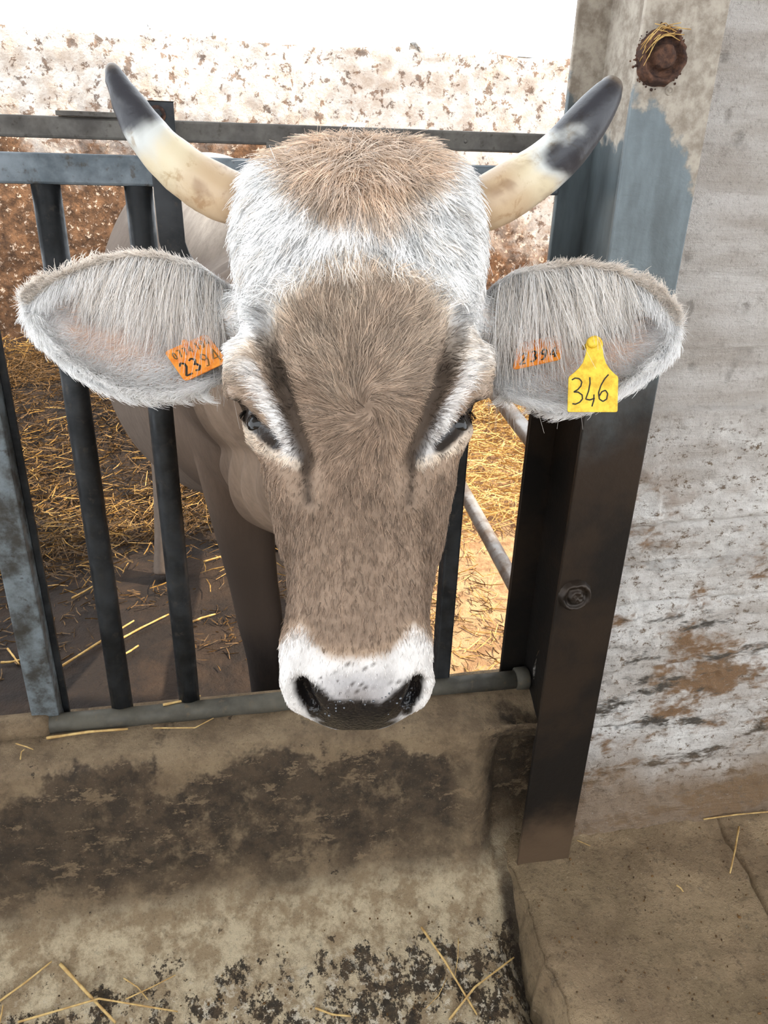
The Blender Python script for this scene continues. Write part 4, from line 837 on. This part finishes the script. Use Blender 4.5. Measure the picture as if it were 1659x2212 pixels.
DIG = {'0': [[(.5, 0), (.15, .25), (.15, .75), (.5, 1), (.85, .75), (.85, .25), (.5, 0)]], '2': [[(.1, .2), (.4, 0), (.8, .15), (.8, .4), (.1, 1), (.95, 1)]], '3': [[(.1, .1), (.5, 0), (.85, .2), (.6, .45), (.35, .48), (.65, .5), (.9, .75), (.5, 1), (.1, .9)]],
       '4': [[(.75, 1), (.75, 0), (.1, .7), (1, .7)]], '7': [[(.1, 0), (.9, 0), (.4, 1)]], '9': [[(.9, .35), (.5, .55), (.15, .3), (.5, 0), (.85, .2), (.85, .6), (.5, 1), (.2, .95)]], '1': [[(.3, .2), (.6, 0), (.6, 1)]]}
def word(txt, x0, y0, w, h, gap):
    out = []
    for i, ch in enumerate(txt):
        out += [[(x0+i*(w+gap)+a*w, y0+b*h) for a, b in ln] for ln in DIG[ch]]
    return out
def quad_fn(c00, c10, c01, c11, w4):
    def fn(a, b):
        a = np.asarray(a, float); b = np.asarray(b, float); q = [np.array(c, float) for c in (c00, c10, c01, c11)]
        m = [(1-a)*(1-b), a*(1-b), (1-a)*b, a*b]; x = sum(mi*qi[0] for mi, qi in zip(m, q)); y = sum(mi*qi[1] for mi, qi in zip(m, q)); w = sum(mi*wi for mi, wi in zip(m, w4)); return L2W(x, y, w)
    return fn
# orange tag in the left ear
fn = quad_fn((363, 765), (452, 726), (405, 827), (497, 784), (-.098, -.092, -.084, -.078)); nn = np.cross(fn(1, 0)-fn(0, 0), fn(0, 1)-fn(0, 0)); nn /= np.linalg.norm(nn); nn *= np.sign(nn@HW)
t1 = empty('ear_tag', fn(.5, .5)); tag(t1, 'orange rectangular ear tag with printed digits 2394 in the left ear', 'ear tag', 'ear tags')
build('plate', *slabmesh(rrect(0, 0, 1, 1, .09), fn, 0.0016, nn), M['orange'], t1, smooth=False)
build('marking', *strokes(word('23', .08, .48, .17, .40, .06), fn, .05, nn), M['ink'], t1); build('marking', *strokes(word('94', .54, .48, .17, .40, .06)+word('0774', .10, .12, .08, .22, .04)+word('194', .62, .12, .08, .22, .04), fn, .032, nn), M['inkfaded'], t1)
build('stud', *ball(fn(.5, .02)+nn*0.002, 0.004, 10), M['orange'], t1)
# orange tag in the right ear, mostly under the fringe
fn = quad_fn((1118, 742), (1212, 724), (1107, 799), (1213, 776), (-.098, -.098, -.080, -.080)); nn = np.cross(fn(1, 0)-fn(0, 0), fn(0, 1)-fn(0, 0)); nn /= np.linalg.norm(nn); nn *= np.sign(nn@HW)
t2 = empty('ear_tag', fn(.5, .5)); tag(t2, 'orange ear tag half hidden by the long hair of the right ear', 'ear tag', 'ear tags')
build('plate', *slabmesh(rrect(0, 0, 1, 1, .09), fn, 0.0016, nn), M['orange'], t2, smooth=False); build('marking', *strokes(word('2394', .12, .45, .15, .42, .06), fn, .05, nn), M['ink'], t2)
# yellow hand-lettered tag
W_Y = -.052
def yfn(x, y): x = np.asarray(x, float); return L2W(x, y, W_Y+0.010*(np.asarray(y, float)-726)/164)
kn = [(1284.5+18.5*math.cos(math.radians(a)), 745+19*math.sin(math.radians(a))) for a in range(160, 381, 12)]
rs = [(1303, 757), (1305, 770), (1310, 784), (1318, 796), (1328, 806), (1336, 812)]; bd = [(1338, 817)]+[(1338-4+4*math.cos(math.radians(a)), 886+4*math.sin(math.radians(a))) for a in range(0, 91, 30)]+[(1232+4*math.cos(math.radians(a)), 886+4*math.sin(math.radians(a))) for a in range(90, 181, 30)]+[(1229, 818)]
ls = [(1231, 813), (1240, 806), (1251, 796), (1260, 783), (1265, 768), (1267, 757)]
nn = HW
t3 = empty('ear_tag', yfn(1284, 830)); tag(t3, 'yellow plastic ear tag hand-lettered 346 hanging from the right ear', 'ear tag', 'ear tags')
pl = build('plate', *slabmesh(kn+rs+bd+ls, yfn, 0.0018, nn), M['yellow'], t3, smooth=False); bevel(pl, 0.0006, 2)
build('button', *tube([yfn(1279, 741)-nn*0.001, yfn(1279, 741)+nn*0.003, yfn(1279, 741)+nn*0.0042], [0.0062, 0.0060, 0.0045], 24), M['yellow'], t3)
build('pin', *tube([yfn(1284, 741)-nn*0.040, yfn(1284, 741)], 0.003, 10), M['yellow'], t3)
N346 = [[(1236, 821), (1243, 817), (1252, 818), (1258, 825), (1256, 834), (1249, 842), (1240, 847), (1250, 847), (1259, 853), (1260, 862), (1254, 869), (1245, 873), (1238, 872)],
        [(1275, 815), (1276, 828), (1273, 845), (1267, 862), (1276, 864), (1287, 860)], [(1285, 852), (1285, 864), (1281, 878)],
        [(1316, 809), (1308, 818), (1300, 832), (1295, 848), (1297, 862), (1305, 867), (1313, 862), (1315, 850), (1310, 843), (1302, 846), (1297, 855)]]
build('marking', *strokes(N346, yfn, 3.0, nn), M['ink'], t3)
